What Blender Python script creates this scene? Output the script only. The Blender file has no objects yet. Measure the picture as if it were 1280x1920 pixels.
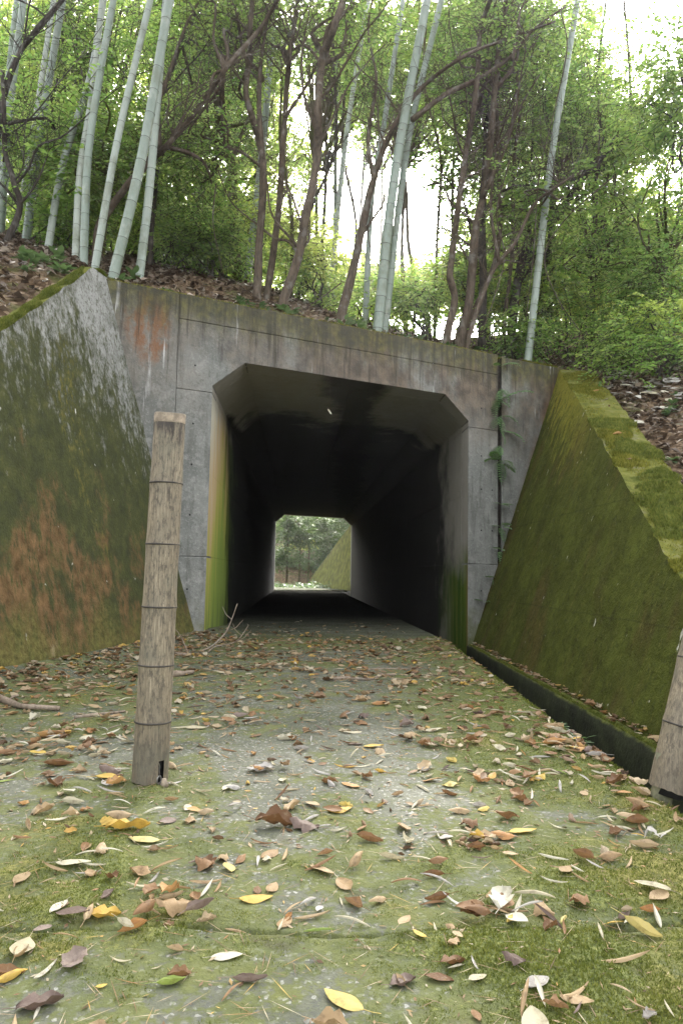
import bpy, bmesh, math, random
import numpy as np
from mathutils import Vector, Matrix, noise as mnoise

R = math.radians
rng = np.random.default_rng(7)
random.seed(7)
S = bpy.context.scene
COL = S.collection

# ------------------------------------------------------------------ camera
F_PX, PITCH, ROLL, CAM_H = 1332.0, 0.0858, 0.0179, 0.75
cd = bpy.data.cameras.new('camera')
cam = bpy.data.objects.new('camera', cd)
COL.objects.link(cam)
cd.sensor_fit = 'VERTICAL'
cd.sensor_height = 24.0
cd.lens = 24.0 * F_PX / 1920.0
cd.clip_start, cd.clip_end = 0.05, 900.0
cp_, sp_ = math.cos(PITCH), math.sin(PITCH)
cr_, sr_ = math.cos(ROLL), math.sin(ROLL)
FWD = np.array([0, cp_, sp_]); UP0 = np.array([0, -sp_, cp_]); RT0 = np.array([1.0, 0, 0])
RT = cr_ * RT0 + sr_ * UP0
UP = -sr_ * RT0 + cr_ * UP0
M = Matrix(((RT[0], UP[0], -FWD[0], 0), (RT[1], UP[1], -FWD[1], 0), (RT[2], UP[2], -FWD[2], CAM_H), (0, 0, 0, 1)))
cam.matrix_world = M
S.camera = cam
CAM = np.array([0, 0, CAM_H])

# ------------------------------------------------------------------ light
SUN_EL, SUN_AZ = R(35), R(6)             # sun ahead of the camera, behind the trees
w = bpy.data.worlds.new('World'); S.world = w; w.use_nodes = True
nt = w.node_tree; nt.nodes.clear()
sky = nt.nodes.new('ShaderNodeTexSky'); sky.sky_type = 'NISHITA'; sky.sun_disc = False
sky.sun_elevation = SUN_EL; sky.sun_rotation = SUN_AZ
sky.air_density = 1.0; sky.dust_density = 6.0; sky.ozone_density = 0.4
bg = nt.nodes.new('ShaderNodeBackground'); bg.inputs['Strength'].default_value = 0.15
wo = nt.nodes.new('ShaderNodeOutputWorld')
hs = nt.nodes.new('ShaderNodeHueSaturation'); hs.inputs['Saturation'].default_value = 0.22   # thin white overcast
nt.links.new(sky.outputs[0], hs.inputs['Color']); nt.links.new(hs.outputs[0], bg.inputs[0]); nt.links.new(bg.outputs[0], wo.inputs[0])
sd = bpy.data.lights.new('sun', 'SUN'); sd.energy = 2.0; sd.angle = R(4.0); sd.color = (1.0, 0.95, 0.86)
sun = bpy.data.objects.new('sun', sd); COL.objects.link(sun)
sdir = Vector((math.sin(SUN_AZ) * math.cos(SUN_EL), math.cos(SUN_AZ) * math.cos(SUN_EL), math.sin(SUN_EL)))
sun.rotation_euler = sdir.to_track_quat('Z', 'Y').to_euler()
sun.location = (0, 0, 30)
vs = S.view_settings
vs.view_transform = 'Standard'; vs.look = 'None'; vs.gamma = 1.0; vs.use_curve_mapping = False
vs.exposure = 3.0
S.cycles.max_bounces = 8; S.cycles.diffuse_bounces = 5; S.cycles.glossy_bounces = 2
S.cycles.transmission_bounces = 4; S.cycles.transparent_max_bounces = 8
S.cycles.use_denoising = True

# ------------------------------------------------------------------ pixel rays (photo pixels, 1280 x 1920)
def ray(x, y):
    return FWD + (x - 640) / F_PX * RT - (y - 960) / F_PX * UP
def at(x, y, Y):
    d = ray(x, y); return CAM + d * Y / d[1]
def onz(x, y, z=0.0):
    d = ray(x, y); return CAM + d * (z - CAM_H) / d[2]
def px_of(P):
    d = np.asarray(P) - CAM
    zz = d @ FWD
    return 640 + F_PX * (d @ RT) / zz, 960 - F_PX * (d @ UP) / zz, zz

# ------------------------------------------------------------------ helpers
def tag(o, label=None, cat=None, group=None, kind=None):
    if label: o['label'] = label
    if cat: o['category'] = cat
    if group: o['group'] = group
    if kind: o['kind'] = kind
    return o

def link(name, me, parent=None, mats=()):
    o = bpy.data.objects.new(name, me)
    COL.objects.link(o)
    for m in mats: me.materials.append(m)
    if parent: o.parent = parent
    return o

def empty(name, loc, label, cat, group=None):
    o = bpy.data.objects.new(name, None); COL.objects.link(o)
    o.location = loc; o.empty_display_size = 0.1
    tag(o, label, cat, group)
    o.matrix_world  # noqa
    return o

class MB:
    """collects verts and faces in world space, builds one mesh"""
    def __init__(self): self.v = []; self.f = []; self.mi = []
    def face(self, idx, m=0): self.f.append(tuple(idx)); self.mi.append(m)
    def add(self, verts, faces, m=0):
        b = len(self.v); self.v.extend([tuple(map(float, p)) for p in verts])
        for fc in faces: self.f.append(tuple(b + i for i in fc)); self.mi.append(m)
    def tube(self, pts, rad, seg=8, m=0, cap=True, wob=0.0):
        pts = [np.asarray(p, float) for p in pts]
        n = len(pts); b = len(self.v)
        t = [pts[min(i + 1, n - 1)] - pts[max(i - 1, 0)] for i in range(n)]
        up = np.array([0.31, 0.83, 0.46])
        for i in range(n):
            ti = t[i] / (np.linalg.norm(t[i]) + 1e-9)
            a = np.cross(ti, up); a /= np.linalg.norm(a) + 1e-9
            c = np.cross(ti, a); r = rad[i] if hasattr(rad, '__len__') else rad
            for k in range(seg):
                an = 2 * math.pi * k / seg
                rr = r * (1 + wob * math.sin(3 * an + i * 0.9) + wob * 0.7 * math.sin(2 * an - i * 0.6))
                self.v.append(tuple(pts[i] + a * math.cos(an) * rr + c * math.sin(an) * rr))
        for i in range(n - 1):
            for k in range(seg):
                k2 = (k + 1) % seg
                self.face((b + i * seg + k, b + i * seg + k2, b + (i + 1) * seg + k2, b + (i + 1) * seg + k), m)
        if cap:
            self.face([b + k for k in range(seg)][::-1], m)
            self.face([b + (n - 1) * seg + k for k in range(seg)], m)
    def prism(self, poly, ext, m=0, side_m=None):
        """poly: list of 3D points, extruded by vector ext"""
        n = len(poly); b = len(self.v)
        ext = np.asarray(ext, float)
        for p in poly: self.v.append(tuple(map(float, p)))
        for p in poly: self.v.append(tuple(np.asarray(p, float) + ext))
        self.face(list(range(b, b + n)), m)
        self.face(list(range(b + n, b + 2 * n))[::-1], m)
        for i in range(n):
            j = (i + 1) % n
            self.face((b + i, b + n + i, b + n + j, b + j), side_m[i] if side_m else m)
    def grid(self, fn, nu, nv, m=0):
        b = len(self.v)
        for i in range(nu + 1):
            for j in range(nv + 1): self.v.append(tuple(map(float, fn(i / nu, j / nv))))
        for i in range(nu):
            for j in range(nv):
                p = b + i * (nv + 1) + j
                self.face((p, p + nv + 1, p + nv + 2, p + 1), m)
    def build(self, name, mats, parent=None, smooth=False, bevel=0.0, local=True):
        me = bpy.data.meshes.new(name)
        off = np.zeros(3)
        if parent is not None and local: off = np.array(parent_world(parent))
        me.from_pydata([tuple(np.array(p) - off) for p in self.v] if parent is not None else self.v, [], self.f)
        mats = mats if isinstance(mats, (list, tuple)) else [mats]
        o = link(name, me, parent, mats)
        me.polygons.foreach_set('material_index', self.mi)
        bm = bmesh.new(); bm.from_mesh(me)
        bmesh.ops.recalc_face_normals(bm, faces=bm.faces)
        if bevel:
            es = [e for e in bm.edges if len(e.link_faces) == 2 and e.calc_face_angle(0) > 0.5]
            bmesh.ops.bevel(bm, geom=es, offset=bevel, segments=2, affect='EDGES', profile=0.6)
        bm.to_mesh(me); bm.free()
        if smooth: me.shade_smooth()
        return o

def parent_world(p):
    v = Vector((0, 0, 0))
    while p is not None:
        v = v + Vector(p.location); p = p.parent
    return v

def fast_mesh(name, V, Fq, mats, parent=None, smooth=False, attrs=None):
    """V (N,3), Fq (M,k) array of equal polygons"""
    me = bpy.data.meshes.new(name)
    V = np.asarray(V, np.float32)
    if parent is not None: V = V - np.array(parent_world(parent), np.float32)
    Fq = np.asarray(Fq, np.int32); k = Fq.shape[1]
    me.vertices.add(len(V)); me.vertices.foreach_set('co', V.ravel())
    me.loops.add(Fq.size); me.loops.foreach_set('vertex_index', Fq.ravel())
    me.polygons.add(len(Fq))
    me.polygons.foreach_set('loop_start', np.arange(0, Fq.size, k, dtype=np.int32))
    try: me.polygons.foreach_set('loop_total', np.full(len(Fq), k, np.int32))
    except Exception: pass
    if attrs:
        for an, av in attrs.items():
            a = me.attributes.new(an, 'FLOAT', 'POINT'); a.data.foreach_set('value', np.asarray(av, np.float32))
    me.update(calc_edges=True); me.validate()
    if smooth: me.shade_smooth()
    return link(name, me, parent, mats if isinstance(mats, (list, tuple)) else [mats])

def catmull(P, n=6):
    P = [np.asarray(p, float) for p in P]
    if len(P) < 3:
        return [P[0] + (P[-1] - P[0]) * i / n for i in range(n + 1)]
    Q = [2 * P[0] - P[1]] + P + [2 * P[-1] - P[-2]]
    out = []
    for i in range(1, len(Q) - 2):
        for k in range(n):
            t = k / n
            a, b, c, d = Q[i - 1], Q[i], Q[i + 1], Q[i + 2]
            out.append(0.5 * (2 * b + (c - a) * t + (2 * a - 5 * b + 4 * c - d) * t * t + (3 * b - a - 3 * c + d) * t ** 3))
    out.append(P[-1]); return out

def _h(i, j, seed):
    n = (i * 374761393 + j * 668265263 + seed * 144665) & 0x7fffffff
    n = ((n ^ (n >> 13)) * 1274126177) & 0x7fffffff
    return ((n ^ (n >> 16)) & 0xffff) / 65535.0
def vnoise(x, y, seed=0):
    x = np.asarray(x, float); y = np.asarray(y, float)
    xi = np.floor(x).astype(np.int64); yi = np.floor(y).astype(np.int64)
    fx = x - xi; fy = y - yi; fx = fx * fx * (3 - 2 * fx); fy = fy * fy * (3 - 2 * fy)
    a = _h(xi, yi, seed); b = _h(xi + 1, yi, seed); c = _h(xi, yi + 1, seed); d = _h(xi + 1, yi + 1, seed)
    return a + (b - a) * fx + (c - a) * fy + (a - b - c + d) * fx * fy
def fbm(x, y, seed=0, oct=4):
    s = 0; a = 0.5; x = np.asarray(x, float); y = np.asarray(y, float)
    for o in range(oct):
        s = s + a * vnoise(x, y, seed + o * 17); x = x * 2.03 + 11.3; y = y * 2.03 + 5.7; a *= 0.5
    return s / (1 - 0.5 ** oct)

# ------------------------------------------------------------------ materials
class NT:
    def __init__(self, name, rough=0.85, spec=0.3):
        self.m = bpy.data.materials.new(name); self.m.use_nodes = True
        self.t = self.m.node_tree; self.b = self.t.nodes['Principled BSDF']; self.out = self.t.nodes['Material Output']
        self.b.inputs['Roughness'].default_value = rough
        self.b.inputs['Specular IOR Level'].default_value = spec
    def n(self, ty): return self.t.nodes.new(ty)
    def set(self, sock, v):
        if isinstance(v, bpy.types.NodeSocket): self.t.links.new(v, sock)
        elif isinstance(v, (tuple, list)) and len(v) == 3 and sock.type == 'RGBA': sock.default_value = (*v, 1)
        else: sock.default_value = v
    def pos(self): return self.n('ShaderNodeNewGeometry').outputs['Position']
    def island(self): return self.n('ShaderNodeNewGeometry').outputs['Random Per Island']
    def objrand(self): return self.n('ShaderNodeObjectInfo').outputs['Random']
    def obj(self): return self.n('ShaderNodeTexCoord').outputs['Object']
    def attr(self, a): 
        q = self.n('ShaderNodeAttribute'); q.attribute_name = a; return q.outputs['Fac']
    def mapping(self, v, scale=(1, 1, 1), rot=(0, 0, 0), loc=(0, 0, 0)):
        q = self.n('ShaderNodeMapping'); self.set(q.inputs[0], v)
        q.inputs['Scale'].default_value = scale; q.inputs['Rotation'].default_value = rot; q.inputs['Location'].default_value = loc
        return q.outputs[0]
    def noise(self, v, scale=5, detail=4, rough=0.55, dist=0.0):
        q = self.n('ShaderNodeTexNoise'); self.set(q.inputs['Vector'], v)
        q.inputs['Scale'].default_value = scale; q.inputs['Detail'].default_value = detail
        q.inputs['Roughness'].default_value = rough; q.inputs['Distortion'].default_value = dist
        return q.outputs['Fac']
    def voro(self, v, scale=5, out='Distance', feat='F1'):
        q = self.n('ShaderNodeTexVoronoi'); q.feature = feat; self.set(q.inputs['Vector'], v)
        q.inputs['Scale'].default_value = scale; return q.outputs[out]
    def ramp(self, f, pts, interp='LINEAR'):
        q = self.n('ShaderNodeValToRGB'); self.set(q.inputs[0], f); cr = q.color_ramp; cr.interpolation = interp
        while len(cr.elements) < len(pts): cr.elements.new(0.5)
        for e, (p, c) in zip(cr.elements, pts):
            e.position = p; e.color = (c, c, c, 1) if not hasattr(c, '__len__') else (*c, 1)
        return q.outputs[0]
    def step(self, f, a, b):
        q = self.n('ShaderNodeMapRange'); q.interpolation_type = 'SMOOTHSTEP'; self.set(q.inputs[0], f)
        q.inputs[1].default_value = a; q.inputs[2].default_value = b
        return q.outputs[0]
    def mr(self, f, a, b, c, d):
        q = self.n('ShaderNodeMapRange'); self.set(q.inputs[0], f)
        for i, vv in enumerate((a, b, c, d)): q.inputs[i + 1].default_value = vv
        return q.outputs[0]
    def math(self, op, a, b=0.0, clamp=False):
        q = self.n('ShaderNodeMath'); q.operation = op; q.use_clamp = clamp
        self.set(q.inputs[0], a); self.set(q.inputs[1], b); return q.outputs[0]
    def mul(self, *a):
        r = a[0]
        for x in a[1:]: r = self.math('MULTIPLY', r, x)
        return r
    def addc(self, a, b): return self.math('ADD', a, b, True)
    def mix(self, f, a, b, blend='MIX'):
        q = self.n('ShaderNodeMix'); q.data_type = 'RGBA'; q.blend_type = blend
        self.set(q.inputs[0], f); self.set(q.inputs[6], a); self.set(q.inputs[7], b); return q.outputs[2]
    def sep(self, v):
        q = self.n('ShaderNodeSeparateXYZ'); self.set(q.inputs[0], v); return q.outputs
    def bump(self, h, strength=0.3, dist=0.01, nrm=None):
        q = self.n('ShaderNodeBump'); q.inputs['Strength'].default_value = strength; q.inputs['Distance'].default_value = dist
        self.set(q.inputs['Height'], h)
        if nrm: self.set(q.inputs['Normal'], nrm)
        return q.outputs[0]
    def fin(self, col, nrm=None, rough=None):
        self.set(self.b.inputs['Base Color'], col)
        if nrm: self.set(self.b.inputs['Normal'], nrm)
        if rough is not None: self.set(self.b.inputs['Roughness'], rough)
        return self.m

def concrete_base(n, p):
    f = n.noise(p, 1.3, 5, 0.6); f2 = n.noise(p, 38, 3, 0.7); f3 = n.noise(n.mapping(p, (3.5, 3.5, 0.5)), 3, 5, 0.65)
    c = n.ramp(f, [(0.3, (0.125, 0.127, 0.113)), (0.52, (0.200, 0.200, 0.178)), (0.75, (0.295, 0.292, 0.262))])
    c = n.mix(n.mul(n.step(f2, 0.5, 0.78), 0.45), c, (0.42, 0.41, 0.38))
    c = n.mix(n.mul(n.step(f2, 0.42, 0.26), 0.4), c, (0.11, 0.11, 0.10))
    c = n.mix(n.mul(n.step(f3, 0.48, 0.68), 0.6), c, (0.10, 0.097, 0.083))
    c = n.mix(n.mul(n.step(n.noise(p, 7, 6, .75), 0.5, 0.66), 0.45), c, (0.33, 0.32, 0.29))
    return c, f2, f3

def m_headwall():
    n = NT('headwall_concrete', 0.9, 0.25); p = n.pos(); x, y, z = n.sep(p)
    c, f2, f3 = concrete_base(n, p)
    # brown rust wash from the top and over the opening
    br = n.noise(n.mapping(p, (1.1, 1.1, 0.55), loc=(3, 1, 0)), 1.6, 5, 0.62)
    zt = n.mul(n.mr(z, 2.2, 3.2, 0.0, 1.0), n.mr(x, -1.6, 0.2, 0.5, 1.0))
    mk = n.mul(n.step(br, 0.30, 0.52), zt)
    c = n.mix(n.mul(mk, 0.85), c, n.ramp(n.noise(p, 6, 4), [(0.35, (0.060, 0.044, 0.030)), (0.65, (0.165, 0.118, 0.078))]))
    # strong rust flag left of the joint
    dx = n.math('ADD', x, 2.1); dz = n.math('SUBTRACT', z, 3.35)
    dd = n.math('ADD', n.math('MULTIPLY', n.math('POWER', n.math('ABSOLUTE', dx), 2), 14), n.math('MULTIPLY', n.math('POWER', n.math('ABSOLUTE', dz), 2), 4))
    fl = n.mul(n.step(n.math('ADD', dd, n.mr(n.noise(p, 5, 4), 0, 1, -0.9, 0.9)), 0.9, 0.2), 0.85)
    c = n.mix(n.mul(fl, n.step(n.noise(n.mapping(p, (1, 1, .5)), 9, 5, .7), 0.38, 0.55)), c, (0.20, 0.095, 0.045))
    # rust band beside right wing
    rb = n.mul(n.step(n.math('ADD', x, n.mul(z, -0.30)), 1.82, 1.98), n.step(n.noise(p, 3.3, 4), 0.35, 0.6))
    c = n.mix(n.mul(rb, 0.7), c, (0.17, 0.095, 0.05))
    # dark grime and moss under the top edge
    g = n.mul(n.step(n.math('ADD', z, n.mr(n.noise(n.mapping(p, (4, 4, 1)), 2.5, 4), 0, 1, -0.25, 0.25)), 3.25, 3.72), 0.85)
    c = n.mix(g, c, n.ramp(n.noise(p, 14, 3), [(0.35, (0.045, 0.045, 0.025)), (0.7, (0.12, 0.11, 0.03))]))
    sr = n.noise(n.mapping(p, (6, 6, .35), loc=(2, 0, 1)), 2.2, 5, .7)
    c = n.mix(n.mul(n.step(n.math('ADD', sr, n.mr(z, 2.2, 3.8, -.18, .10)), 0.52, 0.66), 0.7), c, (0.046, 0.040, 0.030))
    c = n.mix(n.mul(n.step(n.noise(p, 16, 5, .75), 0.54, 0.68), 0.4), c, (0.06, 0.058, 0.05))
    # white lime runs
    lr = n.noise(n.mapping(p, (7, 7, 0.45), loc=(0.4, 0, 2)), 1.8, 4, 0.6)
    c = n.mix(n.mul(n.step(lr, 0.63, 0.74), n.step(n.noise(p, 2.2, 3), 0.42, 0.6), n.mr(z, 1.2, 2.9, .35, 1)), c, (0.50, 0.49, 0.46))
    # a little moss near the ground
    c = n.mix(n.mul(n.step(n.math('ADD', z, n.mr(n.noise(p, 5, 3), 0, 1, -0.4, 0.4)), 0.35, -0.1), 0.8), c, (0.10, 0.11, 0.035))
    holes = n.step(n.voro(n.mapping(p, (1, 1, 1)), 26), 0.10, 0.04)
    c = n.mix(n.mul(holes, n.step(n.noise(p, 3, 2), 0.5, 0.6)), c, (0.03, 0.03, 0.028))
    h = n.math('SUBTRACT', n.math('ADD', f2, n.noise(p, 9, 4)), n.mul(holes, 1.0))
    return n.fin(c, n.bump(h, 0.6, 0.015))

def m_tunnel():
    n = NT('tunnel_lining_concrete', 1.0, 0.04); p = n.pos(); x, y, z = n.sep(p)
    c, f2, f3 = concrete_base(n, p)
    c = n.mix(0.6, c, (0.34, 0.305, 0.25))
    # side walls: algae near the mouth, d = metres in from the mouth
    low = n.step(z, 2.85, 2.45)
    st = n.noise(n.mapping(p, (0.9, 2.6, 0.35)), 2.6, 4, 0.6); pn = n.noise(p, 1.7, 4, .6)
    left = n.step(x, 0.2, -0.2); right = n.step(x, 0.2, 0.6)
    d0 = n.math('MULTIPLY_ADD', x, -0.5); d0.node.inputs[2].default_value = -8.48
    d = n.math('DIVIDE', n.math('ADD', y, d0), 1.03)
    dl = n.math('ADD', d, n.math('ADD', n.mr(z, 0.0, 2.8, -0.05, 0.75), n.mr(st, .3, .7, -.25, .25)))
    yel = n.ramp(n.math('ADD', n.mr(z, 0.0, 2.6, 0.80, 0.12), n.math('ADD', n.mr(st, 0.3, 0.7, -0.16, 0.16), n.mr(d, 0, 1.2, -0.12, 0.2))),
                 [(0.10, (0.50, 0.46, 0.35)), (0.32, (0.52, 0.37, 0.19)), (0.50, (0.42, 0.38, 0.09)), (0.72, (0.27, 0.35, 0.06)), (0.95, (0.22, 0.30, 0.06))])
    c = n.mix(n.mul(n.step(dl, 3.0, 2.4), left, low, 0.92), c, yel)
    c = n.mix(n.mul(n.step(dl, 1.9, 2.7), left, low, 0.9), c, (0.035, 0.055, 0.014))  # inner shade painted over the algae as the wall runs in
    c = n.mix(n.mul(left, low, n.step(z, 0.55, 0.0), n.step(st, .4, .6), 0.7), c, (0.09, 0.10, 0.06))
    gr2 = n.mul(n.step(n.math('ADD', z, n.mr(pn, 0, 1, -0.5, 0.5)), 1.2, 0.7), right, n.step(n.math('ADD', d, n.mr(st, .3, .7, -.3, .3)), 2.2, 0.8))
    c = n.mix(n.mul(right, low, n.step(z, 1.0, 1.4), n.step(d, 0.0, -.9), .6), c, (0.33, 0.32, 0.29))
    # shade further in painted on walls and crown; dark stain along crown centre
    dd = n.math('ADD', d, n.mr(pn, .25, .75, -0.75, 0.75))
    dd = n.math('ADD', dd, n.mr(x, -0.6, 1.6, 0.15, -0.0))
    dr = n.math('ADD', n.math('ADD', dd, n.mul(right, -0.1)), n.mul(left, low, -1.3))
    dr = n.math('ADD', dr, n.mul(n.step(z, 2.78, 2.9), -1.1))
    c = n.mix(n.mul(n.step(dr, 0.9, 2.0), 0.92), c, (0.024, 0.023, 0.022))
    c = n.mix(gr2, c, n.ramp(st, [(0.35, (0.045, 0.090, 0.016)), (0.65, (0.12, 0.155, 0.03))]))
    c = n.mix(n.mul(right, low, n.step(d, .16, .05), n.step(z, 1.3, .6), .7), c, (0.22, 0.15, 0.06))
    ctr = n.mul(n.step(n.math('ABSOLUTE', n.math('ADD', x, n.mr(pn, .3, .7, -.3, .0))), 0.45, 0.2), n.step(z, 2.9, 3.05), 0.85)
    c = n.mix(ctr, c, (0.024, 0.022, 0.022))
    return n.fin(c, n.bump(n.math('ADD', f2, n.noise(p, 8, 3)), 0.3, 0.01))

def m_wing_left():
    n = NT('wing_wall_algae_concrete', 0.95, 0.2); p = n.pos(); x, y, z = n.sep(p)
    c, f2, f3 = concrete_base(n, p)
    c = n.mix(0.5, c, (0.36, 0.355, 0.33))
    q = n.mapping(p, (1.0, 1.0, 0.30), rot=(0, 0, 0))
    s1 = n.noise(q, 15, 5, 0.75); s2 = n.noise(q, 2.2, 5, 0.6); s3 = n.noise(n.mapping(p, (1, 1, .55)), 24, 4, 0.7)
    # coverage grows downwards
    zz = n.math('ADD', z, n.mr(s2, 0.25, 0.75, -0.75, 0.75))
    cov = n.mr(zz, 3.9, 1.2, 0.33, 0.80)
    m = n.math('ADD', n.math('ADD', n.mul(s1, 0.55), n.mul(s3, 0.45)), cov)
    al = n.mul(n.step(m, 0.92, 1.13), 0.95)
    green = n.ramp(n.noise(p, 7, 5, 0.7), [(0.3, (0.017, 0.022, 0.004)), (0.55, (0.045, 0.050, 0.008)), (0.8, (0.098, 0.094, 0.020))])
    c = n.mix(al, c, green)
    c = n.mix(n.mul(n.step(n.noise(n.mapping(p, (1, 1, .6)), 34, 5, .78), 0.50, 0.60), 0.7), c, (0.045, 0.047, 0.018))
    c = n.mix(n.mul(n.step(n.noise(p, 4, 4, .6), .5, .62), 0.30), c, (0.040, 0.042, 0.014))
    # yellow moss run
    yr = n.mul(n.step(n.math('ABSOLUTE', n.math('ADD', y, n.math('ADD', -6.0, n.mr(s2, 0.2, 0.8, -0.5, 0.5)))), 0.20, 0.03), n.step(s1, 0.4, 0.55), n.step(z, 3.1, 2.4), n.step(z, 0.3, 1.0))
    c = n.mix(n.mul(yr, n.step(s3, .45, .62), 0.55), c, (0.17, 0.145, 0.03))
    # rust
    rn = n.noise(n.mapping(p, (1.2, 1.2, 0.75), loc=(0, 2.2, 0.7)), 2.3, 6, 0.65)
    rz = n.math('ADD', rn, n.mr(z, 1.9, 0.1, -0.20, 0.14))
    rz = n.math('ADD', rz, n.mr(y, 7.6, 4.6, -0.05, 0.10))
    rm = n.mul(n.step(rz, 0.47, 0.62), n.step(s1, 0.36, 0.54))
    c = n.mix(n.mul(rm, 0.85), c, n.ramp(n.noise(p, 11, 4), [(0.3, (0.075, 0.042, 0.016)), (0.7, (0.21, 0.12, 0.055))]))
    pl = n.mul(n.step(rn, 0.64, 0.70), n.step(z, 1.2, 0.6))
    c = n.mix(n.mul(pl, 0.8), c, (0.33, 0.25, 0.15))
    # white lime spots
    c = n.mix(n.mul(n.step(n.noise(n.mapping(p, (1, 1, .4)), 13, 3, 0.6), 0.71, 0.76), 0.9), c, (0.55, 0.54, 0.48))
    # moss at the foot
    ft = n.step(n.math('ADD', z, n.mr(s2, 0.2, 0.8, -0.4, 0.4)), 0.42, 0.05)
    c = n.mix(n.mul(ft, 0.8), c, n.ramp(n.noise(p, 25, 3), [(0.3, (0.05, 0.05, 0.014)), (0.7, (0.15, 0.14, 0.04))]))
    h = n.math('ADD', n.mul(al, 0.5), n.math('ADD', s3, n.noise(p, 60, 3)))
    return n.fin(c, n.bump(h, 0.6, 0.015))

def m_wing_right():
    n = NT('wing_wall_moss_concrete', 1.0, 0.1); p = n.pos(); x, y, z = n.sep(p)
    q = n.mapping(p, (1.0, 1.0, 0.28), rot=(R(12), 0, 0))
    s1 = n.noise(q, 10, 5, 0.7); s2 = n.noise(q, 1.6, 5, 0.6)
    g = n.ramp(n.noise(p, 3.2, 6, 0.72), [(0.28, (0.032, 0.035, 0.007)), (0.5, (0.056, 0.064, 0.011)), (0.75, (0.088, 0.104, 0.018))])
    c = n.mix(n.mul(n.step(n.noise(p, 55, 3, .7), 0.45, 0.7), 0.35), g, (0.09, 0.095, 0.025))
    c = n.mix(n.mul(n.step(s2, 0.52, 0.66), 0.6), c, (0.075, 0.050, 0.018))
    # yellow streaks under the coping and at the upper end
    up = n.math('SUBTRACT', z, n.mr(y, 4.24, 10.07, 0.72, 3.75))
    yt = n.mul(n.step(n.math('ADD', up, n.mr(s1, 0.3, 0.7, -0.55, 0.55)), -0.75, -0.1), n.step(y, 6.6, 9.0))
    c = n.mix(n.mul(yt, 0.8), c, (0.22, 0.20, 0.030))
    c = n.mix(n.mul(n.step(n.noise(p, 16, 5, .75), 0.5, 0.66), 0.55), c, (0.020, 0.022, 0.008))
    c = n.mix(n.mul(n.step(n.noise(n.mapping(p, (1, 1, .3)), 26, 4, .7), 0.56, 0.7), 0.5), c, (0.14, 0.14, 0.035))
    fl_ = n.math('ABSOLUTE', n.math('SUBTRACT', n.math('FRACT', n.math('ADD', n.mul(z, 1.08), n.mr(n.noise(p, 3, 2), 0, 1, -.02, .02))), 0.5))
    c = n.mix(n.mul(n.step(fl_, 0.010, 0.003), 0.28), c, (0.018, 0.018, 0.008))
    lr = n.mul(n.step(s1, 0.60, 0.70), n.step(y, 7.0, 9.0), 0.7)
    c = n.mix(lr, c, (0.17, 0.17, 0.04))
    # bare concrete patches on the sloping top and white specks
    top = n.step(n.sep(n.n('ShaderNodeNewGeometry').outputs['Normal'])[2], 0.55, 0.75)
    tc = n.ramp(n.noise(p, 5, 5, .7), [(0.36, (0.060, 0.070, 0.012)), (0.54, (0.13, 0.13, 0.028)), (0.66, (0.14, 0.135, 0.075)), (0.78, (0.20, 0.195, 0.165))])
    c = n.mix(top, c, tc)
    c = n.mix(n.mul(n.step(n.noise(n.mapping(p, (1, 1, .35)), 17, 2, 0.5), 0.735, 0.77), 0.8), c, (0.5, 0.48, 0.40))
    h = n.math('ADD', n.noise(p, 70, 3), n.mul(n.noise(p, 12, 4), 1.5))
    return n.fin(c, n.bump(h, 0.8, 0.015))

def m_ditch():
    n = NT('ditch_concrete', 0.9, 0.2); p = n.pos(); x, y, z = n.sep(p)
    c = n.ramp(n.noise(p, 5, 5, .65), [(0.3, (0.014, 0.015, 0.009)), (0.6, (0.032, 0.036, 0.017)), (0.8, (0.065, 0.068, 0.038))])
    top = n.step(n.math('ADD', z, n.mr(n.noise(p, 14, 3), 0, 1, -.02, .02)), -0.165, -0.14)
    c = n.mix(n.mul(top, 0.9), c, n.ramp(n.noise(p, 30, 3), [(0.3, (0.06, 0.075, 0.015)), (0.7, (0.16, 0.17, 0.035))]))
    return n.fin(c, n.bump(n.noise(p, 40, 4), 0.6, 0.012))

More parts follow.
